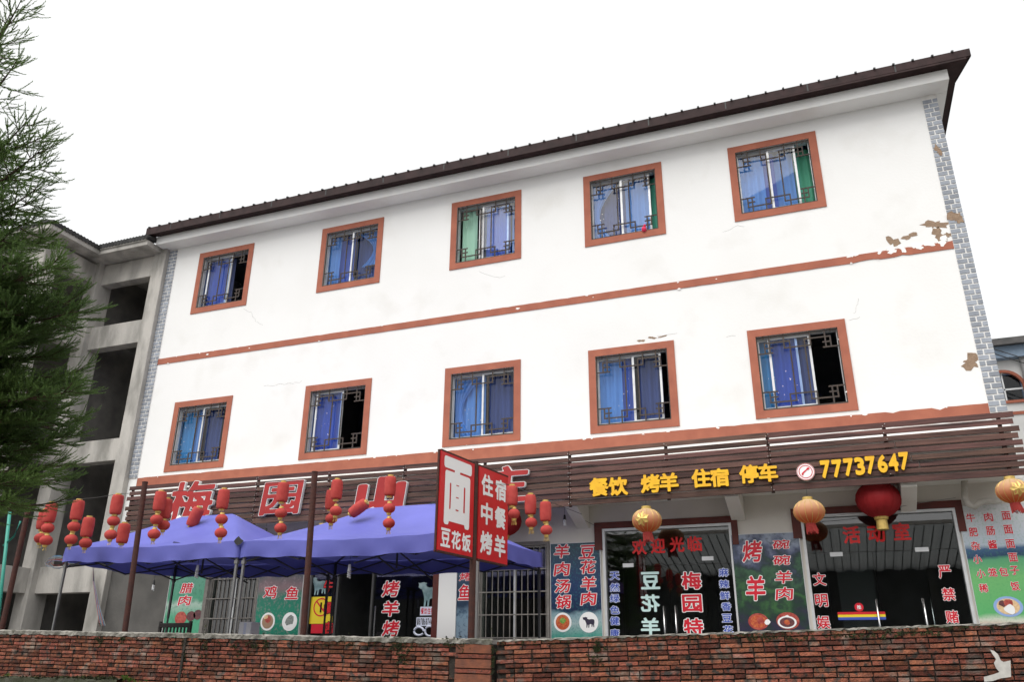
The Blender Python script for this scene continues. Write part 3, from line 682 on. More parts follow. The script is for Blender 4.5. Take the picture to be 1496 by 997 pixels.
# pale cabinet and curtain wall inside the activity room
MB().box(16.2, 16.9, 2.6, 3.0, FLOOR_Z, -2.6).build('storage_cabinet', mk('cabinet_grey', (.30, .31, .31), rough=.6), None, label='pale grey cabinet standing inside the activity room', cat='cabinet')

# entrance with open door, sticker glass and red jamb
x0, x1, z0, z1 = G_ENT
ent = thing('restaurant_entrance', ((x0 + x1) / 2, GY, z0), 'glass restaurant entrance with a dark open doorway and red roast characters', 'entrance')
mb = MB()
for q in ((x0 + .001, x0 + .05), (5.62, 5.67), (6.52, 6.57)): mb.box(q[0], q[1], .0, .1, z0, z1)
mb.box(x0 + .05, x1 - .12, .0, .1, z1 - .06, z1 - .001); mb.build('frame', mk('dark_door_frame', (.06, .06, .06), rough=.5), ent)
MB().box(x1 - .12, x1 + .03, -.04, -.0, z0, z1).build('red_jamb', REDFR, ent)
MB().box(x0 + .05, 5.62, GY - .005, GY + .005, z0 + .02, z1 - .06).build('pane', GLS, ent)
MB().box(6.57, x1 - .12, GY - .005, GY + .005, z0 + .02, z1 - .06).build('pane', GLS, ent)
for z in (-3.35,): MB().box(6.62, 6.65, .03, .05, z - 1.2, z).build('handle', STEEL, ent)
for px, py in ((571, 861), (571, 919)): lpx2('烤', px, py, 23, 22, PY, REDP, WPRINT, ent, w=.025, rimw=.045, shear=.08)
lpx2('羊', 571, 890, 23, 21, PY, REDP, WPRINT, ent, w=.03, rimw=.045, shear=.08)
for ch, px, py in (('牛', 480, 857), ('餐', 480, 889), ('店', 479, 918)): lpx2(ch, px, py, 13, 17, PY - .006, RED, BLACK, ent, w=.03, rimw=.05)
a = at(455, 873, PY); b = at(485, 912, PY)
ys = flat([(a[0], b[2]), (b[0], b[2]), (b[0], a[2]), (a[0], a[2])], PY, YELP, 'warning_sticker', ent, label='yellow prohibition sticker with a red barred circle')
c = at(469, 888, PY); ring(c, .17, .20, PY - .003, REDP, 'barred_circle', ys)
MB().bar((c[0] - .13, PY - .003, c[2] + .13), (c[0] + .13, PY - .003, c[2] - .13), .003, .035).build('bar', REDP, ys)
MB().tube([(c[0], PY - .002, c[2] - .11), (c[0], PY - .002, c[2] + .1)], .02, 6).build('cigarette', BLACK, ys)
a = at(455, 913, PY); b = at(486, 926, PY); flat([(a[0], b[2]), (b[0], b[2]), (b[0], a[2]), (a[0], a[2])], PY, REDP, 'red_sticker', ent)
def goat(px, py, pw, ph, y, m, parent, name='goat_cutout', flip=False):
    P = [(.02, .86), (.0, .78), (.1, .72), (.18, .70), (.22, .58), (.28, .42), (.30, .25), (.29, .0), (.36, .0), (.40, .22), (.44, .30), (.47, .22), (.46, .0), (.53, .0), (.57, .30), (.66, .34), (.74, .30), (.73, .08), (.80, .08), (.84, .30), (.88, .22), (.90, .06), (.97, .06), (.96, .30), (1.0, .5), (.99, .68), (.92, .77), (.75, .79), (.55, .76), (.42, .80), (.36, .88), (.42, .95), (.32, .96), (.26, .99), (.16, .97), (.06, .95), (-.02, .97), (.02, .90)]
    a = at(px - pw / 2, py, y); b = at(px + pw / 2, py, y); t = at(px, py - ph / 2, y); u = at(px, py + ph / 2, y)
    w_, h_ = b[0] - a[0], t[2] - u[2]; c = at(px, py, y)
    return MB().prism([(c[0] + ((1 - p if flip else p) - .5) * w_, c[2] + (q - .5) * h_) for p, q in P], y, y + .002).build(name, m, parent)
GOATM = poster('goat_print', [(0, (.42, .62, .66)), (.5, (.16, .27, .30)), (1, (.45, .60, .62))], 14, .4)
goat(626, 869, 30, 37, PY, GOATM, ent); goat(465, 857, 24, 26, PY, GOATM, ent)
for (px, py, pw, ph) in ((624, 893.5, 21, 13), (623, 909, 30, 13)):
    a = at(px - pw / 2, py + ph / 2, PY); b = at(px + pw / 2, py - ph / 2, PY); flat([(a[0], a[2]), (b[0], a[2]), (b[0], b[2]), (a[0], b[2])], PY, PALEB, 'phone_plate', ent)
for k, ch in enumerate('18716874657'): lpx(ch, 610.5 + k * 2.5, 909, 1.7, 9, PY - .003, DARK, ent, weight=.03)
for k, ch in enumerate('餐饮住宿'): lpx(ch, 617 + k * 4.8, 893.5, 4, 9, PY - .003, REDP, ent, weight=.02)
mb = MB()
for c0 in (612, 628):
    P = []
    for k in range(17):
        a = math.tau * .9 * k / 16; q = at(c0 + 7 * math.cos(a), 923 - 6 * math.sin(a) * (1 if c0 < 620 else 1.2), PY - .002); P.append(q)
    mb.tube(P, .022, 6)
mb.build('bowl_outline', PALEB, ent)

# barred ground-floor windows
def barred(S, arch, label):
    x0, x1, z0, z1 = S; t = thing('barred_window', ((x0 + x1) / 2, .0, z0), label, 'window'); m = mk('bar_paint' + label[:3], (.20, .185, .17), (.14, .13, .12), scale=9, rough=.6)
    mb = MB()
    for q in ((x0 - .1, x0, z0 - .1, z1 + .08), (x1, x1 + .05, z0 - .1, z1 + .08), (x0, x1, z1, z1 + .08), (x0, x1, z0 - .1, z0)): mb.box(q[0], q[1], -.05, -.0, q[2], q[3])
    mb.build('surround', m, t)
    n = 11
    for k in range(n + 1):
        x = x0 + .02 + (x1 - x0 - .04) * k / n
        MB().tube([(x, -.035, z0), (x, -.035, z1)], .011, 6).build('bar', m, t)
    for k in range(5):
        z = z0 + .03 + (z1 - z0 - .06) * k / 4
        MB().box(x0, x1, -.052, -.047, z - .012, z + .012).build('cross_bar', m, t)
    if arch:
        c = ((x0 + x1) / 2 + .12, z1 - .42)
        for k in range(7):
            a = math.pi * k / 6; MB().tube([(c[0], -.062, c[1]), (c[0] + .34 * math.cos(a), -.062, c[1] + .34 * math.sin(a))], .008, 6).build('sunburst_bar', m, t)
        MB().tube([(c[0] + .34 * math.cos(math.pi * k / 12), -.062, c[1] + .34 * math.sin(math.pi * k / 12)) for k in range(13)], .008, 6).build('arch_bar', m, t)
    MB().box((x0 + x1) / 2 - .03, (x0 + x1) / 2 + .03, .08, .12, z0, z1).build('mullion', ALU, t)
    MB().box(x0, x1, .098, .102, z0, z1).build('pane', GLS, t)
    return t
barred(G_WIN1, False, 'plain barred window beside the green bacon poster'); barred(G_WIN2, True, 'window with sunburst-arch security bars left of the soup poster')

# printed posters
def sheet(px0, px1, zt, zb, mat, label, y=-.03, x0=None, x1=None):
    a = at(px0, 860, y)[0] if x0 is None else x0; b = at(px1, 860, y)[0] if x1 is None else x1
    t = thing('food_poster', ((a + b) / 2, y, zb), label, 'poster')
    MB().box(a, b, y, y + .025, zb, zt).build('sheet', mat, t)
    mb = MB(); fr = .012
    for q in ((a - fr, a, zb, zt), (b, b + fr, zb, zt), (a - fr, b + fr, zt, zt + fr)): mb.box(q[0], q[1], y - .006, y + .027, q[2], q[3])
    mb.build('frame', ALU, t)
    return t
FY = -.03
def dish(px, py, rpx, parent, rim, fill, y=FY - .004, squash=1.0, blobs=()):
    c = at(px, py, y); r = (at(px + rpx, py, y)[0] - c[0])
    o = flat(disc((c[0], c[2]), r * squash, 24, r), y, rim, 'dish', parent)
    flat(disc((c[0], c[2]), r * .78 * squash, 24, r * .78), y - .002, fill, 'food', o)
    for k, (dx, dzz, s, m) in enumerate(blobs):
        rb = random.Random(k + int(px)); n = 9
        flat([(c[0] + dx * r + s * r * (.7 + .5 * rb.random()) * math.cos(math.tau * q / n), c[2] + dzz * r * squash + s * r * (.6 + .5 * rb.random()) * math.sin(math.tau * q / n)) for q in range(n)], y - .0045 - .001 * k, m, 'food_piece', o)
    return o
MEAT = mk('print_meat', (.28, .03, .03), (.45, .10, .07), scale=18, rough=.4); SOUP = mk('print_soup', (.40, .05, .03), (.55, .16, .05), scale=25, rough=.4)
GREENS = mk('print_greens', (.10, .28, .05), (.3, .4, .1), scale=40, rough=.4); NOOD = mk('print_noodle', (.72, .55, .33), (.60, .38, .2), scale=30, rough=.4)
PBL = mk('print_bowl_blue', (.25, .38, .66), rough=.4); HAMM = mk('print_dark_meat', (.07, .03, .04), (.16, .05, .05), scale=20, rough=.4)
FISHP = mk('print_fish', (.30, .32, .30), (.12, .14, .14), scale=25, rough=.4)
p = sheet(247, 302, -2.25, -4.2, poster('poster_green_field', [(0, (.06, .40, .22)), (.35, (.10, .48, .28)), (.5, (.5, .68, .58)), (.56, (.08, .40, .24)), (1, (.22, .55, .42))], 3, .06, speck=(14, .6, (.03, .16, .10))), 'green pasture poster with red cured-meat characters left of the plain barred window')
for ch, px, py in (('腊', 273, 860), ('肉', 270, 878)): lpx2(ch, px, py, 17, 14, FY - .003, REDP, WPRINT, p, w=.022, rimw=.045, shear=.1)
for px, py, r, m in ((264, 904, 8, MEAT), (279, 901, 6, HAMM), (289, 899, 6, HAMM)):
    c = at(px, py, FY); flat(disc((c[0], c[2]), r * .019, 14, r * .022), FY - .004, m, 'meat_print', p)
p = sheet(378, 442, -2.25, -4.2, poster('poster_green_lake', [(0, (.0, .20, .13)), (.3, (.0, .30, .18)), (.55, (.03, .25, .17)), (.68, (.30, .20, .22)), (.8, (.10, .12, .13)), (1, (.15, .22, .22))], 2.5, .08, speck=(20, .5, (.35, .25, .28))), 'dark green poster with chicken and fish characters and two round plates')
for ch, px, py in (('鸡', 395, 866), ('鱼', 427, 867)): lpx2(ch, px, py, 18, 18, FY - .003, REDP, WPRINT, p, w=.022, rimw=.04, shear=.1)
dish(391, 909, 10.5, p, WPRINT, mk('print_table', (.32, .20, .13), rough=.5), blobs=((.0, .2, .45, MEAT), (-.3, .5, .3, NOOD))); dish(423, 909, 11, p, WPRINT, WPRINT, blobs=((0, .1, .6, FISHP),))
p = sheet(667, 699, -2.2, -4.2, poster('poster_fish', [(0, (.35, .45, .55)), (.32, (.25, .38, .50)), (.42, (.03, .06, .11)), (.7, (.04, .08, .14)), (1, (.05, .25, .32))], 5, .06, speck=(16, .9, (.02, .05, .10))), 'narrow dark blue fish poster behind the signpost')
lpx2('鱼', 679, 866, 17, 22, FY - .003, REDP, WPRINT, p, w=.022, rimw=.04, shear=.1); lpx2('烤', 680, 843, 16, 12, FY - .003, REDP, WPRINT, p, w=.022, rimw=.04, shear=.1)
p = sheet(805, 878, -2.19, -4.25, poster('poster_waterfall', [(0, (.04, .36, .28)), (.12, (.10, .42, .34)), (.25, (.45, .60, .62)), (.33, (.30, .45, .52)), (.36, (.015, .03, .09)), (.6, (.018, .045, .16)), (1, (.015, .06, .09))], 3, .06, speck=(26, .6, (.02, .16, .17))), 'blue-green poster with two columns of red mutton-soup characters')
for ch, px, py in list(zip('羊肉汤锅', (821, 821, 822, 823), (806, 832, 857, 880))) + list(zip('豆花羊肉', (858, 859, 860, 860), (807, 829, 853, 875))): lpx2(ch, px, py, 21, 19, FY - .003, REDP, WPRINT, p, w=.025, rimw=.04, shear=.12)
dish(822, 910, 13, p, WPRINT, SOUP, blobs=((0, .2, .35, GREENS),)); dish(860, 910, 14, p, WPRINT, WPRINT); goat(860, 910, 17, 16, FY - .0085, mk('print_goat_dark', (.03, .025, .05), rough=.5), p)
p = sheet(1075, 1176, -2.17, -4.3, poster('poster_gorge', [(0, (.02, .025, .06)), (.2, (.035, .03, .07)), (.34, (.015, .05, .03)), (.46, (.05, .16, .05)), (.54, (.015, .05, .03)), (.66, (.05, .14, .07)), (.74, (.02, .045, .05)), (.86, (.10, .12, .22)), (1, (.34, .40, .52))], 3.2, .42, speck=(11, .75, (.012, .02, .026)), dark=.72), 'dark gorge poster with large red roast-mutton characters between the glass shopfronts')
lpx2('烤', 1099, 806, 27, 30, FY - .003, REDP, WPRINT, p, w=.025, rimw=.035, shear=.12); lpx2('羊', 1104, 860, 27, 34, FY - .003, REDP, WPRINT, p, w=.03, rimw=.035, shear=.12)
for ch, px, py, h in zip('碗碗羊肉', (1141, 1142, 1145, 1146), (796, 819, 844, 868), (13, 14, 18, 18)): lpx2(ch, px, py, 24, h, FY - .003, REDP, WPRINT, p, w=.02, rimw=.04, shear=.12)
dish(1108, 909, 15, p, MEAT, SOUP, squash=.8, blobs=((.2, .1, .4, MEAT), (-.5, .1, .3, SOUP), (.9, -.05, .3, WPRINT))); dish(1151, 908, 17, p, MEAT, MEAT, squash=.75, blobs=((0, .25, .3, WPRINT), (-.3, -.2, .2, HAMM)))
dish(1150, 910, 14, p, WPRINT, HAMM, y=FY - .012, squash=.65, blobs=((0, 0, .35, SOUP),))
p = sheet(0, 0, -1.85, -4.3, poster('poster_meadow', [(0, (.55, .25, .20)), (.16, (.60, .34, .28)), (.22, (.55, .60, .50)), (.26, (.10, .40, .14)), (.5, (.16, .46, .16)), (.62, (.10, .36, .18)), (.645, (.015, .05, .12)), (.70, (.04, .10, .22)), (.73, (.45, .52, .60)), (1, (.66, .67, .68))], 2.5, .035, dark=.95, speck=(30, .35, (.06, .30, .10))), 'pale menu poster of noodle dishes over a green meadow at the right end', x0=18.34, x1=BX1 - .015)
for ch, px, py in (('牛', 1418, 757), ('肉', 1444, 756), ('面', 1470, 754), ('肥', 1422, 778), ('肠', 1447, 776), ('面', 1473, 774), ('杂', 1425, 798), ('酱', 1450, 796), ('面', 1476, 795), ('小', 1428, 818), ('面', 1480, 815), ('小', 1433, 839), ('笼', 1450, 837), ('包', 1466, 836), ('子', 1482, 834), ('稀', 1437, 860), ('饭', 1483, 857)):
    lpx2(ch, px, py, 12.5, 12.5, FY - .003, REDP, WPRINT, p, w=.022, rimw=.035)
dish(1473, 887, 22, p, PBL, NOOD, squash=.75, blobs=((-.35, .3, .3, HAMM), (.1, .35, .35, MEAT), (.1, -.3, .4, WPRINT)))
# switch box with conduit on the pale pier
c = at(653, 908, 0); sb = thing('switch_box', tuple(c), 'small white switch box with conduit on the pale pier beside the red jamb', 'switch box')
MB().box(c[0] - .05, c[0] + .05, -.05, .0, c[2] - .06, c[2] + .06).build('box', WPRINT, sb, bevel=.006); MB().tube([(c[0], -.012, c[2] + .06), (c[0], -.012, -2.2)], .008, 6).build('conduit', CABW, sb)
MB().box(8.2, 8.62, -.06, .001, FLOOR_Z, -1.42).build('pale_pier', WHITE, bld)
# bent drain pipe under the canopy at the right end
P = [at(1409, 702, -.25), at(1409, 728, -.25), at(1414, 737, -.25), at(1424, 741, -.25), at(1431, 735, -.25), at(1440, 732, -.25), at(1452, 733, -.25), at(1462, 731, -.25)]
MB().tube(P, .055, 12).build('drain_pipe', PVC, None, label='bent off-white plastic drain pipe under the right end of the canopy', cat='pipe', smooth=True)

# ------------------------------------------------------------------ poles and the red sign
WY = -5.9                                             # front face of the brick wall
PYL = -5.52
def pole(pt, pb, label, r=.047):
    a = at(*pt, PYL); b = at(*pb, PYL)
    mb = MB(); d = (Vector(a) - Vector(b)).normalized(); k = (FLOOR_Z - b[2]) / d.z
    base = Vector(b) + d * k; mb.tube([base, a], r, 12); mb.tube([Vector(a) - d * .012, Vector(a) + d * .004], r + .004, 12)
    return mb.build('rusty_pole', RUST, None, label=label, cat='pole', group='rusty poles behind the brick wall', smooth=False)
pole((42, 742), (3, 918), 'leftmost rusty red pole, half hidden behind the conifer')
pole((212, 705), (183, 918), 'rusty red pole in front of the left blue tent')
pole((460, 690), (443, 925), 'rusty red pole in front of the right blue tent')
sp = Vector(at(694.5, 677, PYL)); sgn = thing('pole_sign', (sp.x, sp.y, FLOOR_Z), 'red double-panel restaurant sign with white characters on a rusty pole', 'sign')
MB().tube([(sp.x, sp.y, FLOOR_Z), (sp.x, sp.y, sp.z + .02)], .047, 12).build('pole', RUST, sgn)
ZT_S, ZB_S = sp.z - .02, at(694, 817, PYL)[2]
ux = Vector((.12, 1, 0)).normalized(); uz = Vector((0, 0, 1)); nrm = ux.cross(uz)       # faces +x
def panel(s0, s1, z0, z1):
    mb = MB(); c0 = Vector((sp.x, sp.y, 0)) + ux * s0; c1 = Vector((sp.x, sp.y, 0)) + ux * s1; t = nrm * .03
    mb.add([c0 + t + uz * z0, c1 + t + uz * z0, c1 - t + uz * z0, c0 - t + uz * z0, c0 + t + uz * z1, c1 + t + uz * z1, c1 - t + uz * z1, c0 - t + uz * z1],
           [(0, 3, 2, 1), (4, 5, 6, 7), (0, 1, 5, 4), (1, 2, 6, 5), (2, 3, 7, 6), (3, 0, 4, 7)])
    pn = mb.build('panel', RED, sgn); fr = MB()
    for (a, b) in (((s0, z0), (s1, z0)), ((s1, z0), (s1, z1)), ((s1, z1), (s0, z1)), ((s0, z1), (s0, z0))):
        A = Vector((sp.x, sp.y, 0)) + ux * a[0] + uz * a[1]; Bq = Vector((sp.x, sp.y, 0)) + ux * b[0] + uz * b[1]; fr.bar(A, Bq, .066 if a[1] == b[1] else .024, .024 if a[1] == b[1] else .066)
    fr.build('panel_frame', RUST, pn)
    def put(ch, u, v, w_, h_, wt, m=WPRINT):
        c = Vector((sp.x, sp.y, 0)) + ux * (s0 + (s1 - s0) * u) + uz * (z1 + (z0 - z1) * v) + nrm * .033
        letter(ch, c, (s1 - s0) * w_, (z1 - z0) * h_, m, pn, ux=ux, uz=uz, weight=wt)
    return put
LS = .98
put = panel(-LS, -.07, ZB_S, ZT_S)
put('面', .5, .385, .74, .62, .055)
for u, ch in ((.20, '豆'), (.5, '花'), (.8, '饭')): put(ch, u, .86, .25, .17, .035)
put = panel(.07, .98, ZB_S, ZT_S)
for (u, v, ch) in ((.27, .19, '住'), (.73, .19, '宿'), (.27, .5, '中'), (.73, .5, '餐'), (.27, .81, '烤'), (.73, .81, '羊')): put(ch, u, v, .36, .22, .04)
for s in (-.5, .5):
    pass
MB().box(sp.x - .02, sp.x + .02, sp.y - .08, sp.y + .08, ZT_S - .2, ZT_S - .17).build('bracket', RUST, sgn); MB().box(sp.x - .02, sp.x + .02, sp.y - .08, sp.y + .08, ZB_S + .17, ZB_S + .2).build('bracket', RUST, sgn)

# ------------------------------------------------------------------ lantern strings on a wire between the poles
LY = PYL + .05
def prof_long(r, h):
    P = [(r * .5, -h / 2)]
    for k in range(13):
        a = -math.pi / 2 + math.pi * k / 12; z = h / 2 * (math.sin(a) * .97); rr = r * (.5 + .5 * abs(math.cos(a)) ** .28)
        P.append((rr * (1 + (.018 if k % 2 else -.018)), z))
    return P + [(r * .5, h / 2)]
def prof_ball(r, h, n=9):
    return [(r * max(.3, math.cos(-math.pi / 2 + math.pi * k / n)) * (1 + (.012 if k % 2 else 0)), h / 2 * math.sin(-math.pi / 2 + math.pi * k / n)) for k in range(n + 1)]
def lantern_string(longs, balls, label, tilt=None, y=LY, hang=True):
    c0 = at(*longs, y); t = thing('lantern_string', tuple(c0), label, 'lantern', 'small red lantern strings above the tents')
    s = ((c0 - CAM) @ FW) / FPX; r = 8.6 * s; h = 29 * s
    ax = Matrix.Rotation(R_(tilt), 3, 'Y') if tilt else None
    def tp(p): return Vector(c0) + (ax @ Vector(p) if ax is not None else Vector(p))
    mb = MB(); mb.lathe(prof_long(r, h), c0, 20, axis=ax); mb.build('lantern_body', LANT, t, smooth=True)
    mb = MB(); mb.lathe([(r * .5, h / 2 - .01), (r * .5, h / 2 + .022), (r * .1, h / 2 + .022)], c0, 14, axis=ax); mb.build('top_cap', GOLD, t)
    mb = MB(); mb.lathe([(r * .1, -h / 2 - .03), (r * .48, -h / 2 - .03), (r * .5, -h / 2 + .01)], c0, 14, axis=ax); mb.build('bottom_cap', GOLD, t)
    zprev = c0[2] - h / 2 - .03
    bx = c0[0]
    for (px, py) in balls:
        c = at(px, py, y); bh = 15 * s; cc = (c[0] * .35 + bx * .65, y, c[2])
        mb = MB(); mb.lathe(prof_ball(r * 1.02, bh), cc, 20); bo = mb.build('lantern_ball', LANT, t, smooth=True)
        mb = MB(); mb.lathe([(r * .42, bh / 2 - .012), (r * .36, bh / 2 + .022), (.002, bh / 2 + .024)], cc, 12); mb.build('gold_cap', GOLD, bo); mb = MB(); mb.lathe([(.002, -bh / 2 - .03), (r * .36, -bh / 2 - .028), (r * .42, -bh / 2 + .012)], cc, 12); mb.build('gold_cap', GOLD, bo)
        MB().tube([(bx, y, zprev + .01), (cc[0], y, cc[2] + bh / 2)], .005, 5).build('cord', GOLD, t)
        zprev = cc[2] - bh / 2 - .03; bx = cc[0]
    if not tilt:
        mb = MB()
        for k in range(5): mb.tube([(bx + (k - 2) * .012, y + rr.uniform(-.01, .01), zprev + .01), (bx + (k - 2) * .02, y + rr.uniform(-.015, .015), zprev - .055)], .004, 4)
        mb.build('tassel', GOLD, t)
    return (c0[0], y, c0[2] + h / 2 + .02) if hang else None
HP = []
HP.append(lantern_string((73.5, 750), [(72, 772), (70, 790)], 'leftmost lantern string of one long and two round lanterns under the conifer'))
lantern_string((64, 760), [(62, 787)], 'lantern string half hidden behind the leftmost one', y=LY + .3)
HP.append(lantern_string((113, 746), [(108, 770), (103, 789)], 'lantern string of three directly above the left corner of the left tent'))
lantern_string((128, 771), [(128, 794)], 'short lantern string sunk behind the left tent edge, second from left', y=-4.95)
HP.append(lantern_string((170.5, 738), [(166, 762), (161, 782)], 'lantern string of three hanging in front of the concrete column'))
lantern_string((180, 780), [], 'single long lantern just left of the rusty pole of the left tent', y=-4.95)
HP.append(lantern_string((233.5, 733), [(228, 760), (225, 781)], 'lantern string of three just right of the left tent pole'))
lantern_string((242, 744), [(241, 768)], 'shorter lantern string touching the three-lantern string beside the first big red character', y=LY + .22)
lantern_string((285, 756), [], 'single long lantern lying tilted on the peak of the left tent', tilt=22, y=-3.55)
HP.append(lantern_string((326, 730), [(327, 759), (326, 779)], 'lantern string of three between the first and second big red characters'))
HP.append(lantern_string((413, 720), [(412, 750), (413, 772)], 'lantern string of three covering the middle of the second big red character'))
HP.append(lantern_string((492, 716), [(493, 747)], 'lantern string right of the tall rusty pole of the right tent'))
lantern_string((484, 731), [(489, 758)], 'lantern string mostly hidden behind the one right of the tall pole', y=LY + .25)
lantern_string((524, 743), [], 'single long lantern lying on the left slope of the right tent peak', tilt=58, y=-3.75)
HP.append(lantern_string((570, 711), [(570, 743), (569.6, 765)], 'lantern string of three in front of the third big red character'))
HP.append(lantern_string((748, 725), [(757, 751)], 'lantern string partly hidden behind the right edge of the red sign', y=LY + .2))
HP.append(lantern_string((775, 738), [(778, 764)], 'middle one of the three lantern strings right of the red sign', y=LY + .2))
HP.append(lantern_string((797, 748), [(800, 775)], 'rightmost of the three lantern strings right of the red sign', y=LY + .2))
Pw = [tuple(at(38, 752, PYL))] + HP[:9] 
wire = []
for a, b in zip(HP, HP[1:]):
    for k in range(6):
        t = k / 6; p = Vector(a).lerp(Vector(b), t); p.z -= .12 * math.sin(math.pi * t) * min(1, (Vector(a) - Vector(b)).length / 2) * .3; wire.append(p)
wire.append(Vector(HP[-1])); wire.append(Vector(at(850, 752, -1.02)))
a0 = Vector(at(40, 746, PYL)); wire = [a0] + wire
MB().tube(wire, .005, 5).build('lantern_wire', WIREM, None, label='thin dark wire strung between the poles carrying the small lanterns', cat='wire')

# big round lanterns under the canopy
def grad_lantern(name, top, bot):
    m = fabric(name, top, .35); n = m.node_tree; L = n.links
    tc = n.nodes.new('ShaderNodeTexCoord'); spx = n.nodes.new('ShaderNodeSeparateXYZ'); L.new(tc.outputs['Generated'], spx.inputs[0])
    cr = n.nodes.new('ShaderNodeValToRGB'); L.new(spx.outputs['Z'], cr.inputs[0]); e = cr.color_ramp.elements
    e[0].position = .1; e[0].color = (*bot, 1); e[1].position = .95; e[1].color = (*top, 1)
    for nd in n.nodes:
        if nd.type == 'BSDF_PRINCIPLED': L.new(cr.outputs[0], nd.inputs['Base Color'])
        if nd.type == 'BSDF_TRANSLUCENT': L.new(cr.outputs[0], nd.inputs['Color'])
    return m
FADED = grad_lantern('lantern_faded', (.62, .44, .26), (.62, .13, .035)); CREAM = grad_lantern('lantern_cream', (.70, .60, .40), (.66, .45, .2))
def big_lantern(px, py, rpx, y, body, label, flat_=.8, tas=True, hook=-1.44, gold=True, emblem=False):
    c = at(px, py, y); r = rpx * ((c - CAM) @ FW) / FPX; h = r * 2 * flat_
    t = thing('palace_lantern', tuple(c), label, 'lantern', 'large round lanterns under the canopy')
    mb = MB(); mb.lathe([(r * max(.32, math.cos(a)), h / 2 * math.sin(a)) for a in np.linspace(-math.pi / 2, math.pi / 2, 15)], c, 56, ripple=.05, nr=14 * 2); bo = mb.build('lantern_body', body, t, smooth=True)
    mb = MB()
    for k in range(14):
        a = math.tau * k / 14; mb.tube([(c[0] + r * 1.005 * max(.32, math.cos(b)) * math.cos(a), c[1] + r * 1.005 * max(.32, math.cos(b)) * math.sin(a), c[2] + h / 2 * math.sin(b)) for b in np.linspace(-math.pi / 2, math.pi / 2, 11)], .004, 4, caps=False)
    mb.build('ribs', GOLD if gold else LANTD, bo)
    mb = MB(); mb.lathe([(r * .33, h / 2 - .02), (r * .33, h / 2 + .04), (r * .29, h / 2 + .04), (.003, h / 2 + .03)], c, 20); mb.build('top_cap', GOLD, t)
    mb = MB(); mb.lathe([(.003, -h / 2 - .03), (r * .30, -h / 2 - .035), (r * .33, -h / 2 + .02)], c, 20); mb.build('bottom_cap', GOLD if not tas else LANT, t)
    if tas:
        mb = MB()
        for k in range(34):
            a = math.tau * k / 34; q = r * .30; d = rr.uniform(.02, .07)
            mb.tube([(c[0] + q * math.cos(a), c[1] + q * math.sin(a), c[2] - h / 2 - .02), (c[0] + (q + .3 * d) * math.cos(a) + .02, c[1] + (q + .3 * d) * math.sin(a), c[2] - h / 2 - .02 - r * rr.uniform(.42, .62))], .006, 4)
        mb.build('tassel', LANT, t)
    else:
        mb = MB(); mb.lathe([(r * .24, -h / 2 - .035), (r * .26, -h / 2 - r * .55), (r * .1, -h / 2 - r * .6)], c, 14); mb.build('tassel', GOLD, t)
    MB().tube([(c[0], c[1], c[2] + h / 2), (c[0], c[1], hook)], .004, 5).build('cord', WIREM, t)
    if emblem:
        rb = random.Random(3); n = 14; a0 = emblem
        q = [(.13 * r / .27 * (.75 + .35 * (k % 2)) * math.cos(math.tau * k / n), .13 * r / .27 * (.75 + .35 * (k % 2)) * math.sin(math.tau * k / n)) for k in range(n)]
        vs = []
        for (u, v) in [(0, 0)] + q:
            th = a0 + u / r; zz = v; rho = r * math.sqrt(max(0, 1 - (zz / (h / 2)) ** 2)) * 1.02
            vs.append((c[0] + rho * math.sin(th), c[1] - rho * math.cos(th), c[2] + zz))
        MB().add(vs, [(0, 1 + k, 1 + (k + 1) % n) for k in range(n)]).build('gold_emblem', GOLD, bo)
big_lantern(945, 761, 21.5, -1.16, FADED, 'faded orange round lantern in front of the shopfront with the welcome characters', emblem=-.15, hook=-1.5)
big_lantern(1182, 748, 22, -1.16, FADED, 'faded orange round lantern left of the big deep red one', hook=-1.5)
big_lantern(1479, 718, 22, -1.16, FADED, 'faded orange round lantern at the far right end of the canopy', emblem=.2, hook=-1.5)
big_lantern(1283, 730, 31, -.5, LANTD, 'big deep red round lantern close under the canopy', flat_=.86, tas=False, gold=False)
big_lantern(737, 762, 25, -.6, LANTD, 'deep red round lantern mostly hidden behind the red pole sign', flat_=.86, tas=False, gold=False)
big_lantern(471, 784, 19, -1.16, CREAM, 'cream round lantern peeking over the right blue tent', hook=-1.5)

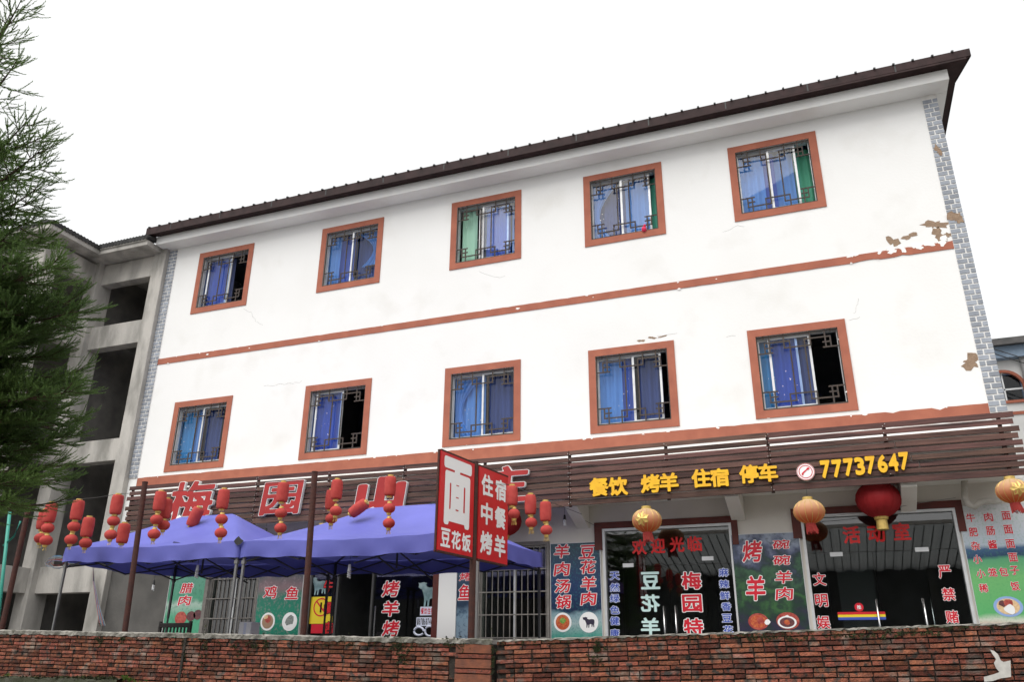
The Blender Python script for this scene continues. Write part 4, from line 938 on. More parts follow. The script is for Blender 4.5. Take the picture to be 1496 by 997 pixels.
# ------------------------------------------------------------------ blue pop-up tents
def tent(x0, x1, rx0, rx1, zr, label, seed, zl, zr_e):
    y0, y1 = -4.6, -1.65; r = random.Random(seed); rv = .27
    t = thing('popup_tent', ((x0 + x1) / 2, (y0 + y1) / 2, FLOOR_Z), label, 'tent', 'blue pop-up tents behind the brick wall')
    ym = (y0 + y1) / 2
    def ze(x): return zl + (zr_e - zl) * (x - x0) / (x1 - x0)
    # roof surface as a sagging grid draped from ridge to the rim
    NX, NY = 44, 30; V = []
    for j in range(NY + 1):
        for i in range(NX + 1):
            x = x0 + (x1 - x0) * i / NX; y = y0 + (y1 - y0) * j / NY
            dx = (rx0 - x) / (rx0 - x0) if x < rx0 else ((x - rx1) / (x1 - rx1) if x > rx1 else 0); dy = abs(y - ym) / (y1 - ym)
            d = min(1.0, max(dx, dy)); h = 1 - d
            prof = h ** 1.12
            z = ze(x) + (zr - ze(x)) * prof - .05 * math.sin(math.pi * min(1, d)) * (1 - .8 * min(1, abs(dx - dy) * 1.5) * 0) * (.4 + .6 * min(1, abs(dx - dy) * 2))
            z += .006 * math.sin(x * 9 + y * 4 + seed) * d
            if j in (0, NY) or i in (0, NX):
                e = (i / NX if j in (0, NY) else j / NY); z -= .05 * math.sin(math.pi * e) ** 2
            V.append((x, y, z))
    F = [(j * (NX + 1) + i, j * (NX + 1) + i + 1, (j + 1) * (NX + 1) + i + 1, (j + 1) * (NX + 1) + i) for j in range(NY) for i in range(NX)]
    mb = MB(); mb.add(V, F)
    cp = mb.build('canopy', TENT, t, smooth=True)
    rim = [j * 0 + i for i in range(NX + 1)] + [(j) * (NX + 1) + NX for j in range(1, NY + 1)] + [NY * (NX + 1) + i for i in range(NX - 1, -1, -1)] + [j * (NX + 1) for j in range(NY - 1, 0, -1)]
    mb = MB(); vs = []; n = len(rim); cx, cy = (x0 + x1) / 2, ym
    for q, k in enumerate(rim):
        x, y, z = V[k]; ox = (.012 if x == x1 else -.012 if x == x0 else 0); oy = (.012 if y == y1 else -.012 if y == y0 else 0)
        w1 = .02 * math.sin(q * .9 + seed) + .008 * math.sin(q * 2.3)
        vs += [(x + ox * .3, y + oy * .3, z + .004), (x + ox + (w1 if oy == 0 else 0) * .4, y + oy + (w1 if ox == 0 else 0) * .5, z - rv * .5), (x + ox - (w1 if oy == 0 else 0) * .5, y + oy - (w1 if ox == 0 else 0) * .7, z - rv + .01 * math.sin(q * .7))]
    mb.add(vs, [(3 * q + s, 3 * q + s + 1, 3 * ((q + 1) % n) + s + 1, 3 * ((q + 1) % n) + s) for q in range(n) for s in (0, 1)])
    mb.build('valance', TENT, t, smooth=True)
    for x in (x0 + .04, x1 - .04):
        for y in (y0 + .04, y1 - .04):
            mb = MB(); z = ze(x) - .03; mb.box(x - .02, x + .02, y - .02, y + .02, -3.65, z); mb.box(x - .015, x + .015, y - .015, y + .015, FLOOR_Z, -3.65); mb.box(x - .045, x + .045, y - .045, y + .045, FLOOR_Z, FLOOR_Z + .008); mb.box(x - .032, x + .032, y - .032, y + .032, z - .35, z - .29)
            mb.build('leg', FRAMEG if y < ym else FRAME, t)
    # scissor trusses
    def scissor(a, b, n, zt, hh):
        a = Vector(a); b = Vector(b)
        for k in range(n):
            p = a.lerp(b, k / n); q = a.lerp(b, (k + 1) / n); d = (b - a).normalized().cross(Vector((0, 0, 1))) * .012
            MB().bar(p + d + Vector((0, 0, zt)), q + d + Vector((0, 0, zt - hh)), .016, .026).build('truss_bar', FRAME, t)
            MB().bar(p - d + Vector((0, 0, zt - hh)), q - d + Vector((0, 0, zt)), .016, .026).build('truss_bar', FRAME, t)
    z = min(zl, zr_e)
    for y in (y0 + .06, y1 - .06): scissor((x0 + .06, y, 0), (x1 - .06, y, 0), 4, z - .04, .27)
    for x in (x0 + .07, x1 - .07): scissor((x, y0 + .06, 0), (x, y1 - .06, 0), 2, z - .04, .27)
    scissor(((x0 + x1) / 2, y0 + .06, 0), ((x0 + x1) / 2, y1 - .06, 0), 2, z - .05, .36)
    MB().tube([(cx, ym, z - .35), (cx, ym, zr - .03)], .02, 8).build('centre_post', FRAME, t)
    for (x, y) in ((x0 + .1, y0 + .1), (x1 - .1, y0 + .1), (x0 + .1, y1 - .1), (x1 - .1, y1 - .1)):
        MB().bar((x, y, ze(x) - .05), (cx, ym, zr - .12), .02, .03).build('rafter', FRAME, t)
    return t, cp
t1, cp1 = tent(2.47, 6.53, 3.72, 5.1, -1.76, 'left blue pop-up tent, torn at its front edge', 1, -2.5, -2.55)
t2, cp2 = tent(6.6, 11.08, 8.2, 9.6, -1.82, 'right blue pop-up tent partly behind the red sign', 2, -2.56, -2.58)
# tear, tape on the ridge ends
def tape(px, py, y, s, m, parent, nm):
    c = at(px, py, y); mb = MB(); rb = random.Random(int(px)); n = 8
    mb.add([(c[0] + s * 1.5 * (.6 + .6 * rb.random()) * math.cos(math.tau * k / n), c[1] - .01 + .01 * rb.random(), c[2] + s * (.6 + .6 * rb.random()) * math.sin(math.tau * k / n)) for k in range(n)], [tuple(range(n))]); return mb.build(nm, m, parent)
tape(258, 798, -4.5, .09, WIREM, t1, 'tear'); tape(348, 791, -4.64, .07, WIREM, t2, 'tear')
for px, py, tt in ((262, 758, t1), (343, 757, t1), (545, 746, t2)): tape(px, py, -3.12, .06, CHIP, tt, 'ridge_tape')
tape(632, 742, -3.12, .11, WIREM, t2, 'ridge_patch')
# hanging energy-saving bulbs
def bulb(px, py, y, up, label, big=1.0):
    c = at(px, py, y); t = thing('hanging_bulb', tuple(c), label, 'light bulb', 'hanging bulbs')
    mb = MB()
    P = [Vector((c[0] + .024 * math.cos(k * .7), c[1] + .024 * math.sin(k * .7), c[2] - .08 + .0035 * k)) for k in range(36)]
    mb.tube(P, .011 * big, 6); mb.build('coil', BULB, t, smooth=True)
    mb = MB(); mb.lathe([(.003, .14), (.02, .14), (.03, .05), (.034, .04), (.003, .04)], c, 12); mb.build('socket', WIREM if big < 1 else BULB, t)
    MB().tube([(c[0], c[1], c[2] + .13), (c[0], c[1], up)], .004, 5).build('flex', WIREM, t)
bulb(287.5, 838, -4.3, -2.75, 'white spiral bulb hanging under the left tent'); bulb(510, 838, -4.3, -2.8, 'white spiral bulb hanging under the right tent')
bulb(224, 858, -1.3, -1.5, 'bulb hanging in front of the grey cement wall', .9); bulb(825, 763, -.45, -1.44, 'black-socket bulb under the canopy right of the lantern strings', .9); bulb(1401, 694, -.7, -1.44, 'black-socket bulb under the canopy near the drain pipe', .9)
bulb(388, 781, -1.0, -1.5, 'black-socket bulb between the two tent peaks', .9)
# cables under the canopy
def cable(pts, y, m, label, r=.006):
    P = [];
    for a, b in zip(pts, pts[1:]):
        for k in range(6):
            t = k / 6; q = Vector(at(a[0] + (b[0] - a[0]) * t, a[1] + (b[1] - a[1]) * t, y)); P.append(q)
    P.append(Vector(at(*pts[-1], y))); return MB().tube(P, r, 5).build('cable', m, None, label=label, cat='cable')
cable([(830, 745), (852, 760), (872, 770), (880, 768)], -.3, WIREM, 'thin black cable drooping under the canopy left of the welcome shopfront', .004)
cable([(1165, 757), (1220, 754), (1290, 746), (1345, 735), (1396, 728)], -.25, CABW, 'pale cable strung above the activity-room shopfront', .005)

# cable bundle at the left tent corner
cb = thing('cable_bundle', tuple(at(85, 825, -4.7)), 'tangled coloured cables looped beside the left tent corner', 'cables')
rb = random.Random(9)
for k in range(9):
    m = [CABR, CABB, CABW][k % 3]; P = []
    for q in range(26):
        a = math.tau * (1.3 * q / 25) + rb.random() * .12 + k; P.append(at(84 + (9 + 1.1 * k + 2 * rb.random()) * math.cos(a), 822 + (4.5 + .7 * ((k * 5) % 7) + rb.random()) * math.sin(a) + (k % 4), -1.2 - .02 * k))
    MB().tube(P, .005, 5).build('cable', m, cb)
for k in range(6):
    m = [CABR, CABB, CABW][k % 3]; x = 92 + k * 1.2
    P = [at(95, 822 + k * .5, -1.2), at(118, 819 + k, -.9), at(136, 824 + k, -.4), at(136 + k * .4, 850, -.25), at(141 + k * .8, 885, -.25), at(146 + 1.6 * k, 915, -.3)]
    MB().tube(P, .006, 5).build('cable', m, cb)

# ------------------------------------------------------------------ brick walls along the street
def brick_mesh(L, H, D, seed):
    r = random.Random(seed); b = bmesh.new(); nx = 4
    mb = MB(); V = []
    c = .004
    for i in range(nx + 1):
        x = -L / 2 + L * i / nx; j = lambda s: r.uniform(-s, s)
        e = .004 if i in (0, nx) else 0
        V += [(x + j(.003), -D / 2 + c + e + j(.002), -H / 2 + j(.0015)), (x + j(.003), -D / 2 + e + j(.003), -H / 2 + c + j(.0015)), (x + j(.003), -D / 2 + e + j(.003), H / 2 - c + j(.0015)), (x + j(.003), -D / 2 + c + e + j(.002), H / 2 + j(.0015)), (x, D / 2, H / 2), (x, D / 2, -H / 2)]
    F = [(6 * i + s, 6 * i + 6 + s, 6 * i + 6 + (s + 1) % 6, 6 * i + (s + 1) % 6) for i in range(nx) for s in range(6)]
    F = F + [(5, 4, 3, 2, 1, 0), tuple(6 * nx + s for s in range(6))]
    b.free(); mb.add(V, F); return mb
BV = [brick_mesh(.234, .0425, .1, k) for k in range(8)]; BVM = [m.mesh('brick', BRICK) for m in BV]
HV = [brick_mesh(.110, .0425, .1, 50 + k) for k in range(4)]; HVM = [m.mesh('brick', BRICK) for m in HV]
def brick_wall(xa, za, xb, zb, label, seed, gaps=(), cap=0.0):
    """top edge runs from (xa,za) to (xb,zb); courses follow it"""
    r = random.Random(seed); ang = math.atan2(zb - za, xb - xa); L = (xb - xa) / math.cos(ang)
    t = thing('brick_wall', (xa, WY, za), label, 'wall'); t.rotation_euler = (0, -ang, 0)
    hgt = za - ROAD_Z + .3; T = .24
    o = link('mortar_core', MB().box(0, L, .03, T, -hgt, -cap - .004).mesh('mortar_core', MORTAR), t)
    items = []; pit = .0565; n = int(hgt / pit)
    for k in range(n):
        z = -cap - .032 - k * pit; x = -(.13 * (k % 2)) - r.random() * .02
        while x < L:
            hd = r.random() < .13; ln = .125 if hd else .25
            xc = x + ln / 2
            if 0 < xc - ln / 2 + .02 and xc + ln / 2 < L + .03 and not any(g[0] < xc < g[1] for g in gaps):
                items.append((xc, .05 + r.uniform(-.006, .008), z + r.uniform(-.004, .004), hd, r.uniform(-.012, .012), r.randrange(8)))
            x += ln
    # nearest / largest in view first
    def score(i):
        wx = xa + i[0]; wz = za + i[2] + i[0] * math.tan(ang); q = np.array([wx, WY, wz]) - CAM; d = q @ FW; px = 748 + FPX * (q @ RT) / d; py = 498.5 - FPX * (q @ UP) / d
        vis = -20 < px < 1516 and py < 1003
        return (0 if vis else 1, d)
    items.sort(key=score); rest = MB()
    for q, (x, y, z, hd, tw, v) in enumerate(items):
        if q < 300:
            b = link('brick', HVM[v % 4] if hd else BVM[v], t, (x, y, z), local=True); b.rotation_euler = (0, tw, tw * .5)
        else:
            src = HV[v % 4] if hd else BV[v]; rest.add([(a + x, b2 + y, c2 + z + tw * -a) for a, b2, c2 in src.v], src.f)
    if rest.v: link('brickwork', rest.mesh('brickwork', BRICK), t, kind='stuff')
    if cap:
        mb = MB(); n2 = int(L / .06); vs = []
        for i in range(n2 + 1):
            x = L * i / n2; j = lambda s: r.uniform(-s, s)
            vs += [(x, -.012 + j(.012), -cap - .004 + j(.012)), (x, -.02 + j(.01), -.012 + j(.008)), (x, .02, .004 + j(.006)), (x, T + .01, .0)]
        fs = [(4 * i + s, 4 * i + 4 + s, 4 * i + 5 + s, 4 * i + 1 + s) for i in range(n2) for s in range(3)]
        link('coping', mb.add(vs, fs).mesh('coping', COPING), t)
    return t, ang, L
zl0 = at(0, 921, WY); zl1 = at(690, 934, WY); seam = at(722, 960, WY)[0]
sl = (zl1[2] - zl0[2]) / (zl1[0] - zl0[0]); xA = -3.0
wl, angL, LL = brick_wall(xA, zl0[2] + sl * (xA - zl0[0]), seam - .03, zl0[2] + sl * (seam - .03 - zl0[0]), 'weathered red brick wall left of the signpost with cement coping', 3, gaps=[(at(666, 960, WY)[0] - xA, 99)], cap=.06)
zr0 = at(728, 937, WY); zr1 = at(1496, 911, WY); sr = (zr1[2] - zr0[2]) / (zr1[0] - zr0[0]); xB = 22.0
wr, angR, LR = brick_wall(seam + .03, zr0[2] + sr * (seam + .03 - zr0[0]), xB, zr0[2] + sr * (xB - zr0[0]), 'redder brick wall right of the signpost with a pale torn paper mark', 4)
# pier beside the seam, in bigger smooth blocks alternating with bricks
x0p = at(666, 960, WY)[0] - xA; x1p = LL
PIERM = mk('orange_clay_block', (.25, .085, .045), (.15, .06, .04), scale=9, rough=.9, bump=.4, bscale=50, rand=.25)
z = -.064; k = 0
while z > -2.2:
    h = .115 if k % 2 == 0 else .055
    link('pier_block', MB().box(x0p + .006, x1p - .004, -.012 - .004 * (k % 2), .1, z - h, z - .008).mesh('pier_block', PIERM if k % 2 == 0 else BRICK), wl); z -= h + .006; k += 1
# dark drain groove and dark stain pilaster on the left wall
gx = at(268, 960, WY)[0] - xA
link('drain_pipe_groove', MB().box(gx - .02, gx + .02, -.014, .01, -2.2, -.07).mesh('drain_pipe_groove', MORTAR), wl)
# top row of the right wall: dirty brick-on-edge with thin cement
rb = random.Random(12); mb = MB(); n2 = int(LR / .05); vs = []
for i in range(n2 + 1):
    x = LR * i / n2; j = lambda s: rb.uniform(-s, s); vs += [(x, -.006 + j(.008), -.012 + j(.01)), (x, -.004 + j(.008), .006 + j(.008)), (x, .1, .012 + j(.006)), (x, .25, .008)]
link('coping', mb.add(vs, [(4 * i + s, 4 * i + 4 + s, 4 * i + 5 + s, 4 * i + 1 + s) for i in range(n2) for s in range(3)]).mesh('coping', COPING), wr)
# torn paper remnant
TP = [(1310, 950), (1320, 953), (1332, 957), (1338, 964), (1342, 957), (1350, 962), (1353, 972), (1357, 967), (1372, 966), (1378, 990), (1362, 991), (1352, 996), (1338, 999), (1330, 992), (1346, 985), (1358, 983), (1352, 975), (1343, 972), (1334, 966), (1322, 962)]
TP = [(1446, 950), (1452, 952), (1458, 957), (1462, 966), (1466, 968), (1476, 966), (1477, 990), (1462, 992), (1450, 996), (1438, 997), (1437, 990), (1452, 986), (1460, 983), (1455, 977), (1452, 970), (1455, 964), (1450, 957)]
pts = [at(a, b, WY - .012) for a, b in TP]
MB().prism([(p[0], p[2]) for p in pts], WY - .022, WY - .012).build('torn_paper', mk('torn_paper', (.50, .49, .46), (.38, .37, .35), scale=12, rough=.9), None, label='torn strip of pale paper stuck on the right brick wall', cat='paper')
# moss and weeds
def tuft(mb, p, s, r, leafy):
    for k in range(14 if leafy else 9):
        a = r.random() * math.tau; e = r.uniform(.2, 1.3) if leafy else r.uniform(-1.4, .6); l = s * r.uniform(.5, 1.2); d = Vector((math.cos(a) * math.cos(e), -abs(math.sin(a)) * math.cos(e), math.sin(e)))
        u = d.cross(Vector((.3, 1, .2))).normalized() * l * (.22 if leafy else .3); b = Vector(p) + Vector((r.uniform(-s, s), 0, r.uniform(-s, s) * .5)) * .6
        mb.add([b, b + d * l * .5 + u, b + d * l, b + d * l * .5 - u], [(0, 1, 2, 3)])
mo = MB(); r9 = random.Random(21)
for px, py, n, dx, dy in [(144, 932, 26, 3, 14), (180, 935, 18, 3, 10), (300, 938, 34, 3, 20), (372, 942, 18, 6, 10), (388, 940, 24, 2, 12), (345, 945, 16, 5, 14), (295, 965, 14, 3, 14), (582, 945, 70, 8, 16), (585, 965, 24, 7, 10), (508, 935, 18, 6, 5), (655, 938, 26, 8, 6), (675, 942, 30, 6, 8), (874, 946, 46, 4, 12), (870, 962, 14, 6, 8), (1150, 934, 26, 20, 4), (1250, 930, 30, 30, 4), (1330, 926, 26, 22, 4), (1095, 932, 20, 14, 4), (720, 960, 50, 1.5, 28), (268, 962, 40, 1.5, 28)]:
    for _ in range(n):
        p = at(px + r9.gauss(0, dx), py + r9.gauss(0, dy * .6), WY - .004); tuft(mo, p, r9.uniform(.012, .03), r9, False)
for _ in range(260):
    px = r9.uniform(-10, 690); p = at(px, 930 + px * .018 + r9.random() ** 2 * 8, WY - .012); tuft(mo, p, r9.uniform(.008, .02), r9, False)
for _ in range(420):
    px = r9.uniform(-10, 172); tuft(mo, at(px, 989 + r9.random() * 5, WY - .12), r9.uniform(.012, .035), r9, False)
for _ in range(200):
    px = r9.uniform(730, 1496); p = at(px, 939 - (px - 730) * .0338 + r9.random() ** 2 * 6, WY - .006); tuft(mo, p, r9.uniform(.008, .018), r9, False)
mo.build('moss', MOSS, None, label='dark moss growing along the wall top and joints', cat='moss', kind='stuff')
le = MB(); lx0 = at(-10, 990, WY - .1); lx1 = at(190, 992, WY - .1)
for px, py, n in [(10, 990, 9), (30, 993, 5), (96, 993, 5), (120, 990, 8), (145, 994, 4), (184, 990, 10), (192, 995, 8), (205, 996, 5)]:
    for _ in range(n): tuft(le, at(px + r9.gauss(0, 5), py + r9.gauss(2, 2), WY - .05), r9.uniform(.025, .05), r9, True)
le.build('weeds', LEAF, None, label='small bright weeds sprouting at the foot of the left wall', cat='weeds', kind='stuff')
# mossy ledge low on the left wall
a = at(-10, 988, WY - .1); b = at(175, 989, WY - .1)
mb = MB(); vs = []; nl = 60; rl = random.Random(4)
for i in range(nl + 1):
    x = -2.5 + (b[0] + 2.5) * i / nl; vs += [(x, WY - .16 + rl.uniform(-.02, .02), a[2] - .3), (x, WY - .15 + rl.uniform(-.03, .03), a[2] - .03 + rl.uniform(-.02, .012)), (x, WY - .06, a[2] - .012 + rl.uniform(-.01, .012)), (x, WY + .02, a[2] - .008)]
mb.add(vs, [(4 * i + q, 4 * i + 4 + q, 4 * i + 5 + q, 4 * i + 1 + q) for i in range(nl) for q in range(3)]).build('wall_ledge', mk('mossy_cement', (.06, .06, .045), (.035, .04, .018), scale=9, rough=1, bump=.7, bscale=40), None, label='low mossy ledge at the foot of the left brick wall', cat='ledge')
# chair and cartons seen over the wall
c = at(255, 920, -2.3); ch = thing('wooden_chair', (c[0], -2.3, FLOOR_Z), 'dark wooden chair with slatted back behind the left wall', 'chair')
CW = mk('dark_chair_wood', (.02, .014, .012), rough=.5); tz = at(255, 911, -2.3)[2]; hw = .42
MB().box(c[0] - hw, c[0] + hw, -2.32, -2.27, tz - .09, tz).build('top_rail', CW, ch, bevel=.01)
for k in range(9): MB().box(c[0] - hw + .09 * k + .03, c[0] - hw + .09 * k + .06, -2.31, -2.285, FLOOR_Z + .48, tz - .09).build('back_slat', CW, ch)
MB().box(c[0] - hw, c[0] + hw, -2.75, -2.25, FLOOR_Z + .42, FLOOR_Z + .47).build('seat', CW, ch)
for sx in (-1, 1):
    for y in (-2.72, -2.29): MB().box(c[0] + sx * (hw - .03) - .025, c[0] + sx * (hw - .03) + .025, y - .025, y + .025, FLOOR_Z, FLOOR_Z + .42 if y < -2.5 else tz + .03).build('leg', CW, ch)
c = at(364, 915, -2.6); t = thing('carton', (c[0], -2.6, FLOOR_Z), 'stack of white cartons in front of the plain barred window', 'carton')
for k in range(3): MB().box(c[0] - .14, c[0] + .14, -2.72, -2.45, FLOOR_Z + .32 * k, FLOOR_Z + .32 * k + .315).build('box', WPRINT, t, bevel=.006)
MB().box(c[0] - .03, c[0] + .03, -2.7201 - .001, -2.72, FLOOR_Z + .05, FLOOR_Z + .94).build('packing_tape', PALEB, t)
# green bamboo canes at the far left
t = thing('green_cane', (at(4, 830, -5.2)[0], -5.2, FLOOR_Z), 'pair of thin green canes leaning at the far left edge', 'cane'); GC = mk('cane_green', (.03, .26, .20), rough=.5)
a = Vector(at(0, 880, -5.2)); b = Vector(at(15, 742, -5.2)); d = (b - a).normalized(); MB().tube([a + d * ((FLOOR_Z - a.z) / d.z), b], .03, 8).build('cane', GC, t, smooth=True)
a = Vector(at(5, 798, -5.2)); MB().tube([a, Vector(at(20, 785, -5.2)), Vector(at(30, 762, -5.2))], .018, 8).build('cane', GC, t, smooth=True)

# ------------------------------------------------------------------ unfinished concrete building on the left
ub = thing('unfinished_building', (-5.5, 1.5, FLOOR_Z), 'bare grey concrete frame of an unfinished building left of the white guesthouse', 'building')
UX = -13.0
def cbox(name, *a, m=CONC, bevel=.012): return MB().box(*a).build(name, m, ub, bevel=bevel)
cbox('column', -1.55, BX0 - .004, -.16, .3, FLOOR_Z, 6.95)
cbox('column', -3.95, -3.5, -.30, .28, FLOOR_Z, 6.95)
cbox('column', -4.05, -3.6, -2.05, -1.6, FLOOR_Z, 6.9)
for x in (-6.6, -9.4): cbox('column', x - .22, x + .22, -2.05, -1.6, FLOOR_Z, 6.9)
LV = ((6.05, 6.72), (3.95, 4.66), (.52, 1.14), (-2.9, -2.22))
for z0, z1 in LV:
    cbox('beam', -3.502, -1.548, -.12, .2, z0, z1)
    cbox('beam', -3.93, -3.62, -1.602, -.298, z0, z1 - .04)
    cbox('beam', UX, -4.048, -1.98, -1.68, z0, z1 - .02)
for z1 in (4.60, 1.08, -2.28):
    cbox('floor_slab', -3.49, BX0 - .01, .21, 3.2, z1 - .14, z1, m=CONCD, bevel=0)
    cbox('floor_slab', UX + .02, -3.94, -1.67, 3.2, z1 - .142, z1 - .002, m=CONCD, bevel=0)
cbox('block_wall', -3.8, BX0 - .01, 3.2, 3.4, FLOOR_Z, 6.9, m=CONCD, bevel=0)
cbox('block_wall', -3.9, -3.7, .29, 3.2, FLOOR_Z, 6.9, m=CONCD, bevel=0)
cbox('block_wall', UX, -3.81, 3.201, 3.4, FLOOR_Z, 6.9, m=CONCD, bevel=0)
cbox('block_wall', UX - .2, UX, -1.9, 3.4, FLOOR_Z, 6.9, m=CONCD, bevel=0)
# low parapet infill and concrete block courses glimpsed inside the open bays
BLKM = mk('concrete_block', (.17, .165, .155), (.12, .115, .11), scale=6, rough=.95, bump=.4, rand=.25); bme = MB().box(-.19, .19, -.02, .02, -.09, .09).mesh('block', BLKM)
for z0, z1 in ((-2.2, .5), (1.2, 3.9)):
    for j in range(int((z1 - z0) / .2)):
        for i in range(6):
            x = -3.45 + .4 * i + (.2 if j % 2 else 0)
            if x + .19 < BX0 - .03: link('block', bme, ub, (x, 3.185, z0 + .2 * j + .1))
rf = MB().box(-3.12, BX0 - .2, -.72, 4.2, 6.74, 6.9).build('roof_slab', CONC, ub, bevel=.015)
MB().box(-3.16, -1.34, -.76, -.68, 6.88, 6.98).build('roof_edge', CONC, rf)
MB().box(UX - .3, -3.12, -2.45, 4.2, 6.742, 6.9).build('roof_slab', CONC, ub, bevel=.015)
RT2 = mk('roof_tile_dark', (.05, .05, .05), (.03, .03, .03), scale=9, rough=.8, rand=.3)
tme = MB().tube([(0, 0, 0), (0, .5, .12)], .07, 8).mesh('roof_tile', RT2)
for k in range(16): link('roof_tile', tme, ub, (-3.05 + .115 * k, -.80, 6.97))
tme2 = MB().tube([(0, 0, 0), (-.5, 0, .12)], .07, 8).mesh('roof_tile', RT2)
for k in range(15): link('roof_tile', tme2, ub, (-3.07, -2.4 + .115 * k, 6.93))
for k in range(60): link('roof_tile', tme, ub, (-3.3 - .16 * k, -2.5, 6.93))

# ------------------------------------------------------------------ neighbour on the right
nb = thing('neighbour_house', (24.5, 13, FLOOR_Z), 'pale neighbouring house with arched windows behind the right corner', 'building')
NY = 10.0
wx0, wx1, wb, ws = 21.05, 22.0, 2.76, 3.25       # arched window
NW = mk('neighbour_render', (.66, .66, .65), (.58, .58, .57), scale=1.5, rough=.9)
wall_grid([20.3, 30], [FLOOR_Z, 4.2], [(wx0, wx1, wb, 3.62), (22.0 + .3, 23.5, .6, 2.0)], NY, NY + .25).build('wall', NW, nb)
MB().box(20.3, 20.5, NY + .25, NY + 8, FLOOR_Z, 4.2).build('wall', NW, nb); MB().box(29.8, 30, NY + .25, NY + 8, FLOOR_Z, 4.2).build('wall', NW, nb); MB().box(20.3, 30, NY + 8, NY + 8.2, FLOOR_Z, 4.2).build('wall', NW, nb)
MB().box(20.5, 29.8, NY + 2, NY + 2.1, FLOOR_Z, 4.2).build('inner_wall', DARK, nb)
MB().add([(20.0, NY - .5, 4.35), (30.4, NY - .5, 4.35), (30.4, NY + 9, 5.9), (20.0, NY + 9, 5.9), (20.0, NY - .5, 4.55), (30.4, NY - .5, 4.55), (30.4, NY + 9, 6.1), (20.0, NY + 9, 6.1)], [(0, 3, 2, 1), (4, 5, 6, 7), (0, 1, 5, 4), (1, 2, 6, 5), (2, 3, 7, 6), (3, 0, 4, 7)]).build('roof', mk('neighbour_roof', (.09, .085, .085), (.06, .06, .06), scale=5, rough=.7), nb)
MB().box(20.2, 30.2, NY - .3, NY - .02, 4.0, 4.36).build('roof_fascia', mk('blue_fascia', (.20, .27, .36), (.15, .21, .29), scale=4, rough=.6), nb)
def arch(x0, x1, zs, zb, t, yy):
    c = ((x0 + x1) / 2, zs); r = (x1 - x0) / 2; mb = MB(); n = 16; vs = []
    for k in range(n + 1):
        a = math.pi - math.pi * k / n
        for rr_ in (r, r + t):
            for y in (yy, yy + .1): vs.append((c[0] + rr_ * math.cos(a), y, zs + rr_ * math.sin(a)))
    fs = []
    for k in range(n):
        o = 4 * k; fs += [(o, o + 4, o + 6, o + 2), (o + 2, o + 6, o + 7, o + 3), (o, o + 1, o + 5, o + 4)]
    mb.add(vs, fs); mb.box(x0 - t, x0, yy, yy + .1, zb - t, zs); mb.box(x1, x1 + t, yy, yy + .1, zb - t, zs); mb.box(x0, x1, yy, yy + .1, zb - t, zb)
    w_ = mb.build('arched_window', BAND, nb)
    sp_ = MB(); q = [(c[0] + (r + .02) * math.cos(math.pi * k / 16), zs + (r + .02) * math.sin(math.pi * k / 16)) for k in range(17)]
    # spandrels so the rectangular opening reads as an arch
    for k in range(16):
        a, b = q[k], q[k + 1]; sp_.add([(a[0], NY - .001, a[1]), (b[0], NY - .001, b[1]), (b[0], NY - .001, zs + r + .14), (a[0], NY - .001, zs + r + .14)], [(0, 1, 2, 3)])
    sp_.build('spandrel', NW, w_)
    MB().box(x0, x1, NY + .1, NY + .11, zb, zs + r).build('pane', GLW, w_); MB().box(c[0] - .02, c[0] + .02, NY + .06, NY + .1, zb, zs + r).build('mullion', ALU, w_); MB().box(x0, x1, NY + .06, NY + .098, zs - .05, zs).build('transom', ALU, w_)
arch(wx0, wx1, 3.15, wb, .08, NY - .06); arch(22.3, 23.5, 1.42, .6, .09, NY - .06)
MB().box(20.3, 30, NY - .03, NY - .002, 2.33, 2.42).build('terracotta_band', BAND, nb)
MB().tube([(22.12, NY - .12, FLOOR_Z), (22.12, NY - .12, 4.2)], .09, 10).build('downpipe', CABW, nb)
for k, (a, b) in enumerate((((1420, 500), (1496, 524)), ((1420, 505), (1496, 531)))):
    MB().tube([at(1380, 488 + 6 * k, 8.5), at(*b, 8.5), at(1600, 560 + 8 * k, 8.5)], .014, 5).build('overhead_cable', WIREM, None, label=('upper' if k == 0 else 'lower') + ' thin overhead cable in front of the neighbouring house', cat='cable')

# ------------------------------------------------------------------ house across the street (seen mirrored in the shop glass)
ob = thing('opposite_house', (14, -27, ROAD_Z), 'house with corrugated awning across the street, mirrored in the shop glass', 'building')
MB().box(-14, 40, -31, -25, ROAD_Z, .3).build('wall', mk('opposite_wall', (.10, .10, .10), (.07, .07, .072), scale=.7, rough=.9), ob)
aw = MB(); n = 260; vs = []
for i in range(n + 1):
    x = -14 + 54 * i / n; h = .04 * (1 if i % 4 in (0, 1) else -1)
    vs += [(x, -19.6, .75 + h), (x, -25.0, -.45 + h)]
aw.add(vs, [(2 * i, 2 * i + 1, 2 * i + 3, 2 * i + 2) for i in range(n)]).build('corrugated_awning', fabric('awning_sheet', (.42, .44, .44), .45, (.34, .36, .36)), ob)
for i in range(80):
    x = -2 + .35 * i; MB().bar((x, -19.62, .66), (x, -24.99, -.54), .028, .05).build('awning_batten', FRAME, ob)
MB().box(-14, 40, -19.6, -19.45, .72, .86).build('gutter', PVC, ob)
for x in range(-10, 40, 5): MB().box(x, x + .3, -24.99, -24.7, ROAD_Z, -.5).build('post', CEM, ob)

